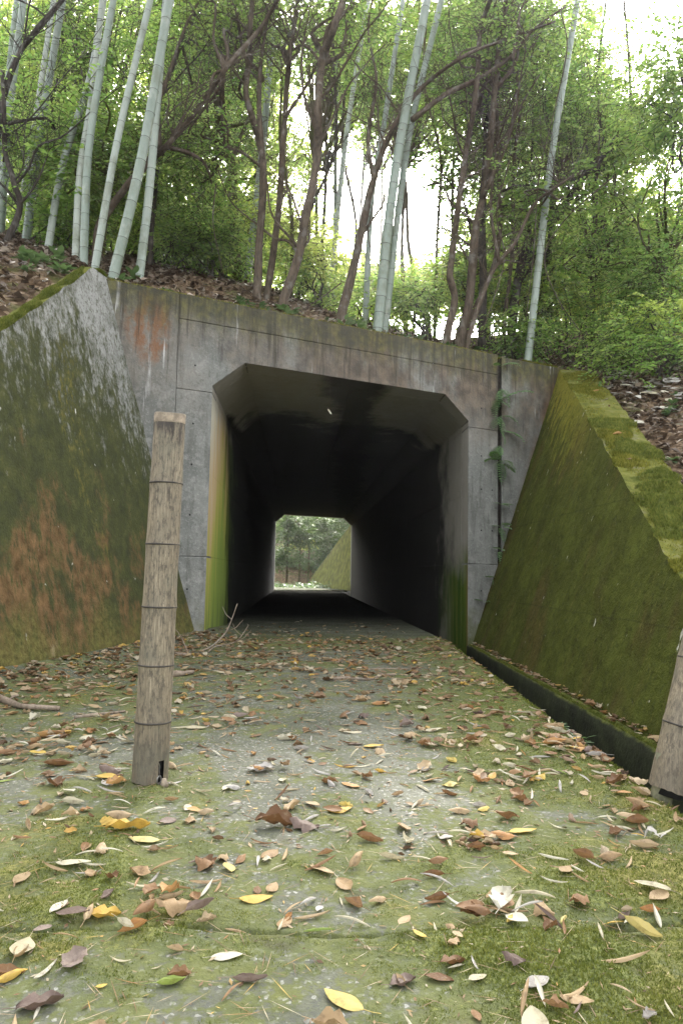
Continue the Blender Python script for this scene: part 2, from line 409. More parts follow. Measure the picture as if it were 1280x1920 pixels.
def m_road():
    n = NT('mossy_road_concrete', 0.9, 0.25); p = n.pos()
    moss = n.attr('moss'); x, y, z = n.sep(p)
    agg = n.voro(p, 120, 'Color'); ag = n.math('MULTIPLY', n.sep(agg)[0], 1.0)
    f = n.noise(p, 2.3, 5, .6)
    c = n.ramp(f, [(0.3, (0.056, 0.060, 0.037)), (0.55, (0.095, 0.098, 0.066)), (0.75, (0.145, 0.145, 0.110))])
    c = n.mix(n.mul(n.step(ag, 0.86, 0.99), 0.7), c, (0.30, 0.295, 0.27))
    c = n.mix(n.mul(n.step(ag, 0.3, 0.05), 0.6), c, (0.06, 0.062, 0.055))
    fn = n.noise(p, 45, 4, .7); fl = n.noise(p, 7, 5, .65)
    mm = n.math('ADD', n.math('ADD', moss, n.mr(fn, 0.3, 0.7, -0.32, 0.32)), n.mr(fl, 0.3, 0.7, -0.28, 0.28))
    thin = n.step(mm, 0.10, 0.42); thick = n.step(mm, 0.52, 0.9)
    c = n.mix(n.mul(thin, 0.72), c, n.ramp(fl, [(0.35, (0.062, 0.078, 0.020)), (0.65, (0.122, 0.130, 0.036))]))
    mc = n.ramp(n.noise(p, 90, 3, .7), [(0.3, (0.045, 0.058, 0.015)), (0.5, (0.098, 0.114, 0.032)), (0.72, (0.185, 0.19, 0.06))])
    mc = n.mix(n.step(n.noise(p, 1.7, 3), 0.5, 0.62), mc, n.ramp(n.noise(p, 80, 3, .7), [(0.3, (0.09, 0.085, 0.024)), (0.7, (0.24, 0.22, 0.065))]))
    c = n.mix(n.mul(thick, 0.9), c, mc)
    c = n.mix(n.mul(n.step(z, -0.012, -0.024), n.step(y, 2.4, 2.2)), c, (0.018, 0.018, 0.012))
    st = n.mul(n.step(n.noise(p, 4.5, 4, .6), 0.60, 0.72), 0.6)
    c = n.mix(st, c, (0.055, 0.045, 0.03))
    c = n.mix(n.mul(n.step(y, 9.2, 13.0), 0.92), c, (0.015, 0.0145, 0.014))  # shade of the tunnel painted into the floor, darker with depth
    h = n.math('ADD', n.math('ADD', n.mul(ag, 0.35), fn), n.mul(n.noise(p, 160, 2), n.math('ADD', thick, 0.25)))
    return n.fin(c, n.bump(h, 0.7, 0.008), n.mr(thin, 0, 1, 0.72, 1.0))

def m_soil():
    n = NT('leaf_mould_soil', 1.0, 0.05); p = n.pos()
    c = n.ramp(n.noise(p, 9, 5, .7), [(0.28, (0.022, 0.015, 0.009)), (0.5, (0.075, 0.048, 0.028)), (0.7, (0.15, 0.105, 0.065))])
    v = n.voro(n.mapping(p, (1, 1, 1)), 22, 'Color')
    c = n.mix(n.step(n.sep(v)[1], 0.5, 0.9), c, (0.20, 0.145, 0.095))
    c = n.mix(n.mul(n.step(n.noise(p, 2.2, 4), 0.52, 0.65), 0.7), c, (0.06, 0.07, 0.02))
    return n.fin(c, n.bump(n.math('ADD', n.sep(v)[2], n.noise(p, 20, 4)), 0.9, 0.03))

def m_haze(dens):
    m = bpy.data.materials.new('haze_air'); m.use_nodes = True; t = m.node_tree; t.nodes.clear()
    v = t.nodes.new('ShaderNodeVolumePrincipled'); o = t.nodes.new('ShaderNodeOutputMaterial')
    v.inputs['Color'].default_value = (0.93, 0.96, 1.0, 1); v.inputs['Density'].default_value = dens; v.inputs['Anisotropy'].default_value = 0.82
    t.links.new(v.outputs[0], o.inputs['Volume']); return m

def m_far_ground():
    n = NT('far_verge', 1.0, 0.05); p = n.pos()
    c = n.ramp(n.noise(p, 3, 5, .7), [(0.3, (0.035, 0.042, 0.02)), (0.5, (0.065, 0.070, 0.045)), (0.7, (0.10, 0.10, 0.075))])
    return n.fin(c, n.bump(n.noise(p, 30, 3), 0.8, 0.03))

def m_leaf(name, ramp, trans, tw=0.5, rough=0.45, source='island'):
    n = NT(name, rough, 0.4)
    r = n.island() if source == 'island' else n.objrand()
    p = n.pos()
    big = n.noise(p, 0.55, 2, .5)
    f = n.math('ADD', n.mul(r, 0.6), n.mr(big, 0.3, 0.7, 0.0, 0.4))
    c = n.ramp(f, ramp)
    n.set(n.b.inputs['Base Color'], c)
    t = n.n('ShaderNodeBsdfTranslucent'); n.set(t.inputs[0], n.ramp(f, trans))
    mx = n.n('ShaderNodeMixShader'); mx.inputs[0].default_value = tw
    n.t.links.new(n.b.outputs[0], mx.inputs[1]); n.t.links.new(t.outputs[0], mx.inputs[2])
    n.t.links.new(mx.outputs[0], n.out.inputs[0])
    return n.m

def m_dead(name, ramp, source='obj', rough=0.6):
    n = NT(name, rough, 0.3); p = n.obj() if source == 'obj' else n.pos()
    r = n.objrand() if source == 'obj' else n.island()
    c = n.ramp(r, ramp)
    f = n.noise(p, 22 if source != 'obj' else 2.2, 4, .65)
    c = n.mix(n.mul(n.step(f, 0.52, 0.72), 0.55), c, (0.075, 0.042, 0.022))
    c = n.mix(n.mul(n.step(f, 0.45, 0.3), 0.3), c, (0.40, 0.34, 0.22))
    n.set(n.b.inputs['Base Color'], c)
    n.set(n.b.inputs['Normal'], n.bump(n.noise(p, 60 if source != 'obj' else 7, 3), 0.5, 0.004))
    t = n.n('ShaderNodeBsdfTranslucent'); n.set(t.inputs[0], c)
    mx = n.n('ShaderNodeMixShader'); mx.inputs[0].default_value = 0.22
    n.t.links.new(n.b.outputs[0], mx.inputs[1]); n.t.links.new(t.outputs[0], mx.inputs[2])
    n.t.links.new(mx.outputs[0], n.out.inputs[0])
    return n.m

def m_bark(name, a, b, moss=0.0):
    n = NT(name, 0.95, 0.15); p = n.pos()
    q = n.mapping(p, (1, 1, 0.22))
    f = n.noise(q, 26, 5, .7)
    c = n.ramp(f, [(0.3, a), (0.7, b)])
    c = n.mix(n.mul(n.step(n.noise(p, 5, 4), 0.55, 0.68), 0.5), c, (0.20, 0.19, 0.16))
    if moss: c = n.mix(n.mul(n.step(n.noise(p, 3.5, 4), 0.42, 0.6), moss), c, (0.07, 0.08, 0.02))
    return n.fin(c, n.bump(f, 0.8, 0.02))

def m_culm():
    n = NT('bamboo_culm_skin', 0.42, 0.45); p = n.pos(); r = n.objrand()
    c = n.ramp(n.math('ADD', n.mul(r, .6), n.mul(n.noise(n.mapping(p, (1, 1, .15)), 6, 4), .5)),
               [(0.15, (0.15, 0.19, 0.14)), (0.5, (0.235, 0.275, 0.225)), (0.9, (0.34, 0.365, 0.30))])
    c = n.mix(n.mul(n.step(n.noise(n.mapping(p, (1, 1, .5)), 8, 4, .65), 0.52, 0.7), 0.5), c, (0.33, 0.35, 0.29))
    c = n.mix(n.mul(n.step(n.noise(n.mapping(p, (1, 1, .6)), 5, 5, .65), 0.50, 0.68), 0.55), c, (0.11, 0.12, 0.065))
    return n.fin(c, n.bump(n.noise(n.mapping(p, (1, 1, .1)), 70, 2), 0.15, 0.004))

def m_post():
    n = NT('weathered_bamboo', 0.7, 0.3); p = n.pos(); x, y, z = n.sep(p)
    q = n.mapping(p, (1, 1, 0.05))
    fib = n.noise(q, 230, 4, .7); st = n.noise(n.mapping(p, (1, 1, .16)), 55, 5, .7); mo = n.noise(n.mapping(p, (1, 1, .35)), 70, 6, .78); bl = n.noise(p, 9, 4, .6)
    c = n.ramp(fib, [(0.3, (0.10, 0.08, 0.053)), (0.5, (0.225, 0.185, 0.125)), (0.7, (0.37, 0.31, 0.21))])
    c = n.mix(n.mul(n.step(bl, 0.42, 0.62), 0.5), c, (0.165, 0.140, 0.098))
    c = n.mix(n.mul(n.step(mo, 0.47, 0.62), 0.74), c, (0.066, 0.056, 0.042))
    c = n.mix(n.mul(n.step(st, 0.53, 0.70), 0.55), c, (0.04, 0.034, 0.03))
    # dark drips below the rim, grey green wash mid-height, dark foot
    c = n.mix(n.mul(n.step(n.math('ADD', z, n.mr(st, .3, .7, -.10, .10)), 1.20, 1.30), n.step(z, 1.30, 1.285), 0.85), c, (0.035, 0.028, 0.024))
    c = n.mix(n.mul(n.step(z, 0.30, 0.10), 0.5), c, (0.085, 0.07, 0.05))
    c = n.mix(n.mul(n.step(n.noise(p, 5, 3), .5, .66), 0.4), c, (0.10, 0.10, 0.075))
    return n.fin(c, n.bump(n.math('ADD', n.mul(fib, 1.0), n.mul(mo, .3)), 0.22, 0.002), n.mr(mo, .3, .7, .42, .75))

def m_flat(name, col, rough=0.6, metal=0.0, sc=30):
    n = NT(name, rough, 0.4); n.b.inputs['Metallic'].default_value = metal
    f = n.noise(n.pos(), sc, 4, .6)
    c = n.mix(n.step(f, 0.35, 0.7), tuple(v * 0.6 for v in col), tuple(min(1, v * 1.25) for v in col))
    return n.fin(c, n.bump(f, 0.3, 0.003))

def m_moss(name, ramp):
    n = NT(name, 1.0, 0.1)
    c = n.ramp(n.math('ADD', n.mul(n.island(), .6), n.mr(n.noise(n.pos(), 6, 3), .3, .7, 0, .4)), ramp)
    n.set(n.b.inputs['Base Color'], c)
    t = n.n('ShaderNodeBsdfTranslucent'); n.set(t.inputs[0], c)
    mx = n.n('ShaderNodeMixShader'); mx.inputs[0].default_value = 0.35
    n.t.links.new(n.b.outputs[0], mx.inputs[1]); n.t.links.new(t.outputs[0], mx.inputs[2])
    n.t.links.new(mx.outputs[0], n.out.inputs[0])
    return n.m

MAT = dict(
    head=m_headwall(), tun=m_tunnel(), wl=m_wing_left(), wr=m_wing_right(), ditch=m_ditch(), road=m_road(), soil=m_soil(),
    far=m_far_ground(), culm=m_culm(), post=m_post(),
    fmoss=m_flat('far_wall_moss', (0.14, 0.145, 0.030), 1.0, 0.0, 4),
    node=m_flat('bamboo_node_dark', (0.045, 0.038, 0.030), 0.7), cnode=m_flat('culm_node_rim', (0.065, 0.062, 0.045), 0.7),
    rim=m_flat('cut_bamboo_rim', (0.30, 0.24, 0.17), 0.7), dark=m_flat('dark_hollow', (0.012, 0.011, 0.010), 0.9),
    metal=m_flat('chain_metal', (0.22, 0.215, 0.20), 0.5, 0.7), peg=m_flat('mossy_peg', (0.17, 0.165, 0.10), 0.9),
    fill=m_flat('joint_filler', (0.045, 0.035, 0.028), 0.95), twig=m_bark('dead_twig_bark', (0.12, 0.09, 0.065), (0.34, 0.27, 0.20)),
    bark=m_bark('brown_bark', (0.040, 0.031, 0.022), (0.135, 0.104, 0.073)), bark2=m_bark('dark_bark', (0.022, 0.019, 0.016), (0.085, 0.070, 0.055)),
    bark3=m_bark('mossy_bark', (0.045, 0.038, 0.022), (0.13, 0.105, 0.06), 0.8),
    leafA=m_leaf('evergreen_leaves', [(0.0, (0.034, 0.072, 0.020)), (0.5, (0.070, 0.118, 0.032)), (1.0, (0.12, 0.165, 0.048))],
                 [(0.0, (0.13, 0.28, 0.05)), (0.5, (0.32, 0.50, 0.10)), (1.0, (0.60, 0.70, 0.18))], 0.6),
    leafB=m_leaf('sunlit_tint_leaves', [(0.0, (0.05, 0.085, 0.018)), (1.0, (0.11, 0.15, 0.035))],  # sunlight through the leaf put into a brighter yellow-green
                 [(0.0, (0.34, 0.50, 0.08)), (0.5, (0.52, 0.64, 0.12)), (1.0, (0.72, 0.76, 0.22))], 0.65),
    leafC=m_leaf('cedar_green_leaves', [(0.0, (0.022, 0.055, 0.018)), (1.0, (0.075, 0.125, 0.038))],
                 [(0.0, (0.08, 0.15, 0.03)), (1.0, (0.22, 0.34, 0.08))], 0.4),
    herb=m_leaf('herb_leaves', [(0.0, (0.04, 0.085, 0.03)), (1.0, (0.12, 0.18, 0.085))],
                [(0.0, (0.08, 0.16, 0.04)), (1.0, (0.2, 0.28, 0.1))], 0.35),
    fern=m_leaf('fern_fronds', [(0.0, (0.09, 0.18, 0.065)), (1.0, (0.22, 0.32, 0.15))],
                [(0.0, (0.09, 0.18, 0.04)), (1.0, (0.2, 0.3, 0.08))], 0.35),
    moss=m_moss('green_moss', [(0.0, (0.055, 0.078, 0.014)), (0.5, (0.125, 0.145, 0.030)), (1.0, (0.24, 0.24, 0.06))]),
    moss_d=m_moss('dark_moss', [(0.0, (0.030, 0.036, 0.008)), (0.6, (0.062, 0.070, 0.013)), (1.0, (0.14, 0.145, 0.03))]),
    moss_y=m_moss('golden_moss', [(0.0, (0.075, 0.085, 0.012)), (0.5, (0.165, 0.165, 0.028)), (1.0, (0.29, 0.27, 0.06))]),
    litter=m_dead('leaf_litter', [(0.0, (0.08, 0.045, 0.022)), (0.22, (0.18, 0.105, 0.05)), (0.45, (0.31, 0.225, 0.125)), (0.64, (0.40, 0.35, 0.25)),
                                  (0.78, (0.30, 0.20, 0.10)), (0.84, (0.45, 0.29, 0.06)), (0.88, (0.28, 0.14, 0.05)), (1.0, (0.17, 0.115, 0.07))], 'island'),
    bank=m_dead('bank_litter', [(0.0, (0.04, 0.028, 0.019)), (0.4, (0.11, 0.076, 0.052)), (0.72, (0.27, 0.205, 0.15)), (0.90, (0.42, 0.35, 0.27)), (1.0, (0.55, 0.53, 0.47))], 'island'),
)
DEAD = {
    'yellow': m_dead('yellow_leaf', [(0, (0.44, 0.28, 0.055)), (0.5, (0.50, 0.37, 0.09)), (1, (0.47, 0.40, 0.16))]),
    'brown': m_dead('brown_leaf', [(0, (0.125, 0.062, 0.026)), (0.5, (0.205, 0.112, 0.050)), (1, (0.28, 0.165, 0.08))]),
    'tan': m_dead('tan_leaf', [(0, (0.27, 0.175, 0.085)), (0.5, (0.345, 0.245, 0.13)), (1, (0.41, 0.31, 0.19))]),
    'cream': m_dead('cream_leaf', [(0, (0.39, 0.34, 0.22)), (0.5, (0.45, 0.41, 0.29)), (1, (0.50, 0.47, 0.37))]),
    'dull mauve': m_dead('mauve_leaf', [(0, (0.105, 0.070, 0.055)), (0.5, (0.155, 0.110, 0.088)), (1, (0.21, 0.16, 0.13))]),
    'orange': m_dead('orange_leaf', [(0, (0.36, 0.18, 0.065)), (1, (0.46, 0.27, 0.11))]),
    'grey': m_dead('grey_leaf', [(0, (0.30, 0.275, 0.24)), (1, (0.45, 0.42, 0.38))]),
    'green': m_dead('green_leaf', [(0, (0.16, 0.22, 0.04)), (1, (0.27, 0.33, 0.08))]),
}

# ------------------------------------------------------------------ geometry of the place
L0 = np.array([-1.4585, 7.7511, 0.0])               # foot of the left jamb
FA, TA = 1.1021, -0.0573
FU = np.array([math.sin(FA), math.cos(FA), 0.0])    # along the headwall
NB = np.array([-FU[1], FU[0], 0.0])                 # horizontal normal, into the hill
TD = np.array([math.sin(TA), math.cos(TA), 0.0])    # along the tunnel
TW, TL = 3.504, 21.24                               # opening along the headwall, tunnel length
ZH, ZC, HX, ZP = 2.80, 3.115, 0.375, 3.785
Z3 = np.array([0, 0, 1.0])
def fac(t, z, v=0.0): return L0 + FU * t + Z3 * z + TD * v
SKEW = NB @ TD
# left wing
WA = np.array([-1.53, 7.71, 0.0]); WE = np.array([-0.196, -0.981, 0]); WG = np.array([-0.224, 0.046, 1.0]); WN = np.array([-0.981, 0.196, 0])
def wl_zt(s): return 3.80 if s < 0.92 else max(0.12, 3.80 - 0.747 * (s - 0.92))
def wl(s, z, o=0.0): return WA + WE * s + WG * z + WN * o
# right wing
def wr_x(z): return 1.75 + 0.356 * (z + 0.10)
def wr_zt(y): return max(0.10, min(3.75, 0.72 + 0.52 * (y - 4.24)))
COPE = 0.46
def s_of(x, y):
    return ((x - WA[0]) * WE[0] + (y - WA[1]) * WE[1])
def terrain(x, y):
    x = np.asarray(x, float); y = np.asarray(y, float)
    dx = x - L0[0]; dy = y - L0[1]
    v = dx * NB[0] + dy * NB[1]; t = dx * FU[0] + dy * FU[1]
    k = 0.56 - 0.10 * np.clip((t - 1.5) / 2.5, 0, 1)
    vc = np.clip(v, 0, 15)
    z = 3.67 + k * np.minimum(vc, 3.4) + 0.12 * np.clip(vc - 3.4, 0, 9)
    z = z + 0.22 * np.clip(t - 5.4, 0, 12) * (v > 0)
    # falling away to the far mouth
    far = np.clip((v - 19.0) / 0.9, 0, 1); far = far * far * (3 - 2 * far)
    z = z * (1 - far) + (-0.03) * far
    z = z + np.clip((v - 32) / 25, 0, 1) * 9
    # banks behind the wings (in front of the headwall line)
    s = (x - WA[0]) * WE[0] + (y - WA[1]) * WE[1]
    zt = np.clip(3.80 - 0.747 * (s - 0.92), 0.12, 3.80)
    xo = -((x - WA[0]) * WN[0] * -1 + (y - WA[1]) * WN[1] * -1) - 0.229 * zt   # distance outward from the inner top edge
    zl = zt - 0.12 + 0.55 * np.clip(xo - 0.1, 0, 14)
    zl = np.minimum(zl, 3.66 + 0.4 * np.clip(xo, 0, 12))
    ztr = np.clip(0.72 + 0.52 * (y - 4.24), 0.10, 3.75)
    xr = x - (1.75 + 0.356 * (ztr + 0.1))
    zr = ztr - 0.10 + 0.30 * np.clip(xr - COPE, 0, 14)
    zr = np.minimum(zr, 3.68 + 0.22 * np.clip(xr, 0, 12))
    bank = np.where(x < 0, zl, zr)
    a = np.clip((v + 0.6) / 0.6, 0, 1); a = a * a * (3 - 2 * a)
    z = bank * (1 - a) + z * a
    return z + (fbm(x * 1.1, y * 1.1, 3) - 0.5) * 0.16 * np.clip(np.abs(v) , 0.2, 1) + (fbm(x * 5, y * 5, 9, 3) - 0.5) * 0.05

def on_hill(px, py, y0=4.0, y1=40.0):
    d = ray(px, py)
    for Y in np.arange(y0, y1, 0.05):
        P = CAM + d * Y / d[1]
        v = (P - L0) @ NB
        inside = (v < 0.1) and (P[0] > -2.4 - 0.1 and P[0] < 2.0)
        if not inside and P[2] < float(terrain(P[0], P[1])): return P
    return CAM + d * y1 / d[1]

# ---- ground to the horizon
b = MB(); b.add([(-65, -10, -0.75), (65, -10, -0.75), (65, 105, -0.75), (-65, 105, -0.75)], [(0, 1, 2, 3)])
tag(b.build('ground', MAT['far']), kind='structure')

# ---- hill and banks
xs = np.concatenate([np.arange(-34, -8, 1.0), np.arange(-8, 8.01, 0.2), np.arange(9, 36, 1.0)])
ys = np.concatenate([np.arange(-2, 14, 0.2), np.arange(14, 30, 0.25), np.arange(30, 90, 2.0)])
XX, YY = np.meshgrid(xs, ys, indexing='ij')
ZZ = terrain(XX, YY)
vv = (XX - L0[0]) * NB[0] + (YY - L0[1]) * NB[1]
ss = (XX - WA[0]) * WE[0] + (YY - WA[1]) * WE[1]
ztl = np.clip(3.80 - 0.747 * (ss - 0.92), 0.12, 3.80)
outl = (XX - WA[0]) * WN[0] + (YY - WA[1]) * WN[1] - 0.229 * ztl
ztr = np.clip(0.72 + 0.52 * (YY - 4.24), 0.10, 3.75)
outr = XX - (1.75 + 0.356 * (ztr + 0.1))
tt = (XX - L0[0]) * FU[0] + (YY - L0[1]) * FU[1]
cut = ((vv > 18.7) & (vv < 20.3) & (tt > 7.6) & (tt < 13.0)) | (vv < 0.22) & (outl < 0.01) & (outr < 0.16)
tunl = (YY > 24)                                 # lane beyond the far mouth stays low, no cut needed
nx, ny = XX.shape
idx = np.arange(nx * ny).reshape(nx, ny)
quads = np.stack([idx[:-1, :-1], idx[1:, :-1], idx[1:, 1:], idx[:-1, 1:]], -1).reshape(-1, 4)
keep = ~(cut.ravel()[quads].any(1))
fast_mesh('hillside', np.stack([XX, YY, ZZ], -1).reshape(-1, 3), quads[keep], MAT['soil'], smooth=True)['kind'] = 'structure'

# ---- road (mossy concrete slab) outside the tunnel
def xl_road(y): return WA[0] + 0.2 * (y - WA[1]) - 0.05
def xr_road(y): return np.interp(y, [-3, 2.0, 2.68, 3.7, 4.9, 8.32, 8.6], [1.10, 1.105, 1.115, 1.125, 1.165, 1.225, 1.215])
JOINT_Y = lambda x: 1.560 + 0.045 * x + (fbm(x * 4, x * 0 + 3, 5) - 0.5) * 0.07 + (fbm(x * 40, x * 0 + 3, 6) - 0.5) * 0.012
def gauss(x, y, cx, cy, rx, ry): return np.exp(-(((x - cx) / rx) ** 2 + ((y - cy) / ry) ** 2))
def moss_amt(x, y):
    e = xr_road(y) - x
    m = 0.25 + 0.0 * x
    m = m + 0.75 * np.exp(-(np.clip(e, 0, 9) / 0.22) ** 2) * np.clip((y - 1.0) / 1.0, 0, 1)
    m = m + 0.35 * np.exp(-(np.clip(e, 0, 9) / 0.6) ** 2)
    m = m + 0.95 * gauss(x, y, 0.42, 1.45, 0.17, 0.12) + 0.75 * gauss(x, y, 0.70, 1.80, 0.22, 0.25) * 0.8 + 0.35 * gauss(x, y, 0.45, 1.2, 0.3, 0.13)
    m = m + 0.55 * gauss(x, y, -0.62, 1.95, 0.42, 0.30) + 0.55 * gauss(x, y, -0.62, 2.5, 0.28, 0.2) + 0.35 * gauss(x, y, -0.75, 1.6, 0.4, 0.2)
    m = m + 0.12 * (y < 1.56) + 0.25 * gauss(x, y, -1.5, 4.2, 0.6, 1.6) + 0.45 * gauss(x, y, 0.0, 7.6, 1.4, 0.5)
    m = m - 0.30 * gauss(x, y, -0.1, 3.2, 0.5, 1.1) + 0.2 * gauss(x, y, 0.55, 3.4, 0.25, 1.2)
    return np.clip(m + (fbm(x * 3.2, y * 3.2, 21) - 0.5) * 1.0 + (fbm(x * 11, y * 11, 27) - 0.5) * 0.7, 0, 1.2)
def road_z(x, y):
    m = moss_amt(x, y)
    z = (fbm(x * 1.3, y * 1.3, 41) - 0.5) * 0.02
    z = z + np.clip(m - 0.35, 0, 1) * (0.010 + 0.016 * fbm(x * 24, y * 24, 51, 3)) + np.clip(m - 0.55, 0, 1) * 0.012 * fbm(x * 70, y * 70, 52, 2)
    z = z + (fbm(x * 40, y * 40, 61, 2) - 0.5) * 0.004
    d = np.abs(y - JOINT_Y(x))
    z = z - 0.050 * np.exp(-(d / 0.0085) ** 2) * (0.15 + 1.2 * fbm(x * 9, y * 2, 71, 3)) + 0.006 * (y < JOINT_Y(x))
    # mound at the wing foot
    z = z + 0.10 * np.exp(-(np.clip(x - (WA[0] + 0.2 * (y - WA[1])), 0, 9) / 0.16) ** 2) * np.clip((y - 2) / 2, 0, 1)
    # rounded arris at the ditch
    z = z - 0.03 * np.exp(-(np.clip(xr_road(y) - x, 0, 9) / 0.03) ** 2)
    return z
yr = np.concatenate([np.arange(-3, 1.1, 0.15), np.arange(1.1, 2.6, 0.008), np.arange(2.6, 4.2, 0.016), np.arange(4.2, 8.62, 0.045)])
nxr = 230
U = np.linspace(0, 1, nxr)
YY, UU = np.meshgrid(yr, U, indexing='ij')
XL = xl_road(YY); XR = xr_road(YY) + (fbm(YY * 9, YY * 0, 77) - 0.5) * 0.02
XX = XL + (XR - XL) * UU
ZZ = road_z(XX, YY)
n1, n2 = XX.shape
idx = np.arange(n1 * n2).reshape(n1, n2)
quads = np.stack([idx[:-1, :-1], idx[:-1, 1:], idx[1:, 1:], idx[1:, :-1]], -1).reshape(-1, 4)
V = np.stack([XX, YY, ZZ], -1).reshape(-1, 3)
# side of the slab down into the ditch
e = len(V); edge = np.stack([XX[:, -1], YY[:, -1], np.full(n1, -0.5)], -1)
V = np.concatenate([V, edge]); side = np.stack([idx[:-1, -1], np.arange(e, e + n1 - 1), np.arange(e + 1, e + n1), idx[1:, -1]], -1)
quads = np.concatenate([quads, side])
mv = np.concatenate([moss_amt(XX, YY).ravel(), np.full(n1, 0.6)])
fast_mesh('road', V, quads, MAT['road'], smooth=True, attrs={'moss': mv})['kind'] = 'structure'

# ---- ditch: floor, outer wall, leaf ledge
b = MB()
b.add([(1.1, -3, -0.42), (1.85, -3, -0.42), (1.85, 9.6, -0.42), (1.1, 9.6, -0.42)], [(0, 1, 2, 3)])
tag(b.build('ditch_floor', MAT['ditch']), kind='structure')
def led(u, v2):
    y = -3 + (9.44 - -3) * u
    xin = 1.665 + 0.003 * y * 0 + (fbm(np.array(y * 6), np.array(0.0), 81) - .5) * 0.02
    prof = [(xin + .004, -0.5), (xin, -0.30), (xin + .002, -0.165), (xin + 0.02, -0.142), (xin + .10, -0.135), (1.95, -0.12)]
    k = v2 * 5; i = min(int(k), 4); f = k - i
    return (prof[i][0] * (1 - f) + prof[i + 1][0] * f, y, prof[i][1] * (1 - f) + prof[i + 1][1] * f + (fbm(np.array(y * 8), np.array(v2 * 6.0), 83) - .5) * 0.018)
b = MB(); b.grid(led, 160, 10)
tag(b.build('ditch_kerb', MAT['ditch'], smooth=True), kind='structure')

# ------------------------------------------------------------------ portal headwall
root = empty('tunnel_headwall', tuple(L0), 'grey concrete headwall framing the dark tunnel mouth, rust stained along its top', 'headwall')
GAP = 0.002; TH = 0.40
def block(name, poly_tz, inner=(), bevel=0.010):
    bb = MB()
    bb.prism([fac(t, z) for t, z in poly_tz], TD * TH, 0, [1 if i in inner else 0 for i in range(len(poly_tz))])
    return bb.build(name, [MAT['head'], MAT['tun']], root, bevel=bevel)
g = GAP / 2
block('abutment_block', [(-1.75, -0.3), (-0.40 - g * 2, -0.3), (-0.40 - g * 2, ZP), (-1.75, ZP)])
block('jamb_block', [(-0.40 + g, -0.3), (0, -0.3), (0, 0.90 - g), (-0.40 + g, 0.90 - g)], (1,))
block('jamb_block', [(-0.40 + g, 0.90 + g), (0, 0.90 + g), (0, 2.72 - g), (-0.40 + g, 2.72 - g)], (1,))
block('jamb_block', [(TW, -0.5), (4.0, -0.5), (4.0, 0.90 - g), (TW, 0.90 - g)], (3,))
block('jamb_block', [(TW, 0.90 + g), (4.0, 0.90 + g), (4.0, 2.72 - g), (TW, 2.72 - g)], (3,))
block('lintel_block', [(-0.40 + g, 2.72 + g), (0, 2.72 + g), (0, ZH), (HX, ZC), (TW - HX, ZC), (TW, ZH), (TW, 2.72 + g), (4.0, 2.72 + g), (4.0, 3.50 - g), (-0.40 + g, 3.50 - g)], (1, 2, 3, 4, 5))
block('parapet_block', [(-0.40 + g, 3.50 + g), (4.0, 3.50 + g), (4.0, ZP), (-0.40 + g, ZP)])
block('abutment_block', [(4.065, -0.5), (6.1, -0.5), (6.1, ZP - 0.02), (4.065, ZP - 0.02)])
# filler behind the joints
b = MB()
for t0, t1, z0, z1 in ((-1.7, -0.03, -0.3, 3.7), (TW + 0.03, 6.0, -0.5, 3.7)):
    b.prism([fac(t0, z0, 0.06), fac(t1, z0, 0.06), fac(t1, z1, 0.06), fac(t0, z1, 0.06)], TD * 0.28)
b.prism([fac(-0.03, 3.2, 0.06), fac(TW + 0.03, 3.2, 0.06), fac(TW + 0.03, 3.7, 0.06), fac(-0.03, 3.7, 0.06)], TD * 0.28)
b.build('joint_filler', MAT['fill'], root)
# tie-bolt holes
b = MB()
for t in (-0.2, 3.72, 3.9):
    for z in (0.55, 1.35, 1.9, 2.35, 3.0):
        if t > 3.8 and z in (0.55, 3.0): continue
        c = fac(t, z, -0.002)
        b.add([c + FU * 0.011 * math.cos(a) + Z3 * 0.011 * math.sin(a) for a in np.linspace(0, 2 * math.pi, 8, endpoint=False)], [tuple(range(8))])
o = b.build('tie_hole', MAT['dark'], root)
o['kind'] = 'stuff'

# ------------------------------------------------------------------ tunnel lining
root = empty('tunnel_lining', tuple(L0 + TD * TH), 'dark concrete box tunnel with chamfered upper corners and green algae inside its mouth', 'tunnel')
segs = [(TH + 0.004, 5.2), (5.2, 10.4), (10.4, 15.6), (15.6, TL)]
for a, c in segs:
    a2, c2 = a + g * .6, c - g * .6
    for z0, z1 in ((-0.3, 0.9), (0.9, 1.83), (1.83, 2.72)):
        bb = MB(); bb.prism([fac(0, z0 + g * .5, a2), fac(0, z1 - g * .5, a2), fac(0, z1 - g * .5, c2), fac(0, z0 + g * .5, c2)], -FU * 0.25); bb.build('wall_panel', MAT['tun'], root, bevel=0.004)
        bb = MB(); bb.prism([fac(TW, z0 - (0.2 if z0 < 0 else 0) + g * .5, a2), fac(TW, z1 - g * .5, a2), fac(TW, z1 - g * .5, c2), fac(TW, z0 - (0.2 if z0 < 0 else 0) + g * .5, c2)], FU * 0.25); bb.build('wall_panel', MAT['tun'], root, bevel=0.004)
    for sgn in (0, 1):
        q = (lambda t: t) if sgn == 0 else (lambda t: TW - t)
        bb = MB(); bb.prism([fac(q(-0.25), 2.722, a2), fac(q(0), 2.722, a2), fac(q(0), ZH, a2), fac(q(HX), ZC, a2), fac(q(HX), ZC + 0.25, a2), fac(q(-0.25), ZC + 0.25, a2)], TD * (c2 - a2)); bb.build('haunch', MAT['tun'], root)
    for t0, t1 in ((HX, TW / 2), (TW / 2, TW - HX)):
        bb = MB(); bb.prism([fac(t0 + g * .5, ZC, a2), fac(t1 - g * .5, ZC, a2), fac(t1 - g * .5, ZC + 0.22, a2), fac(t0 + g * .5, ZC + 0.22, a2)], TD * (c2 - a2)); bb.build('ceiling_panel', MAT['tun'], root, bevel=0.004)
b = MB()
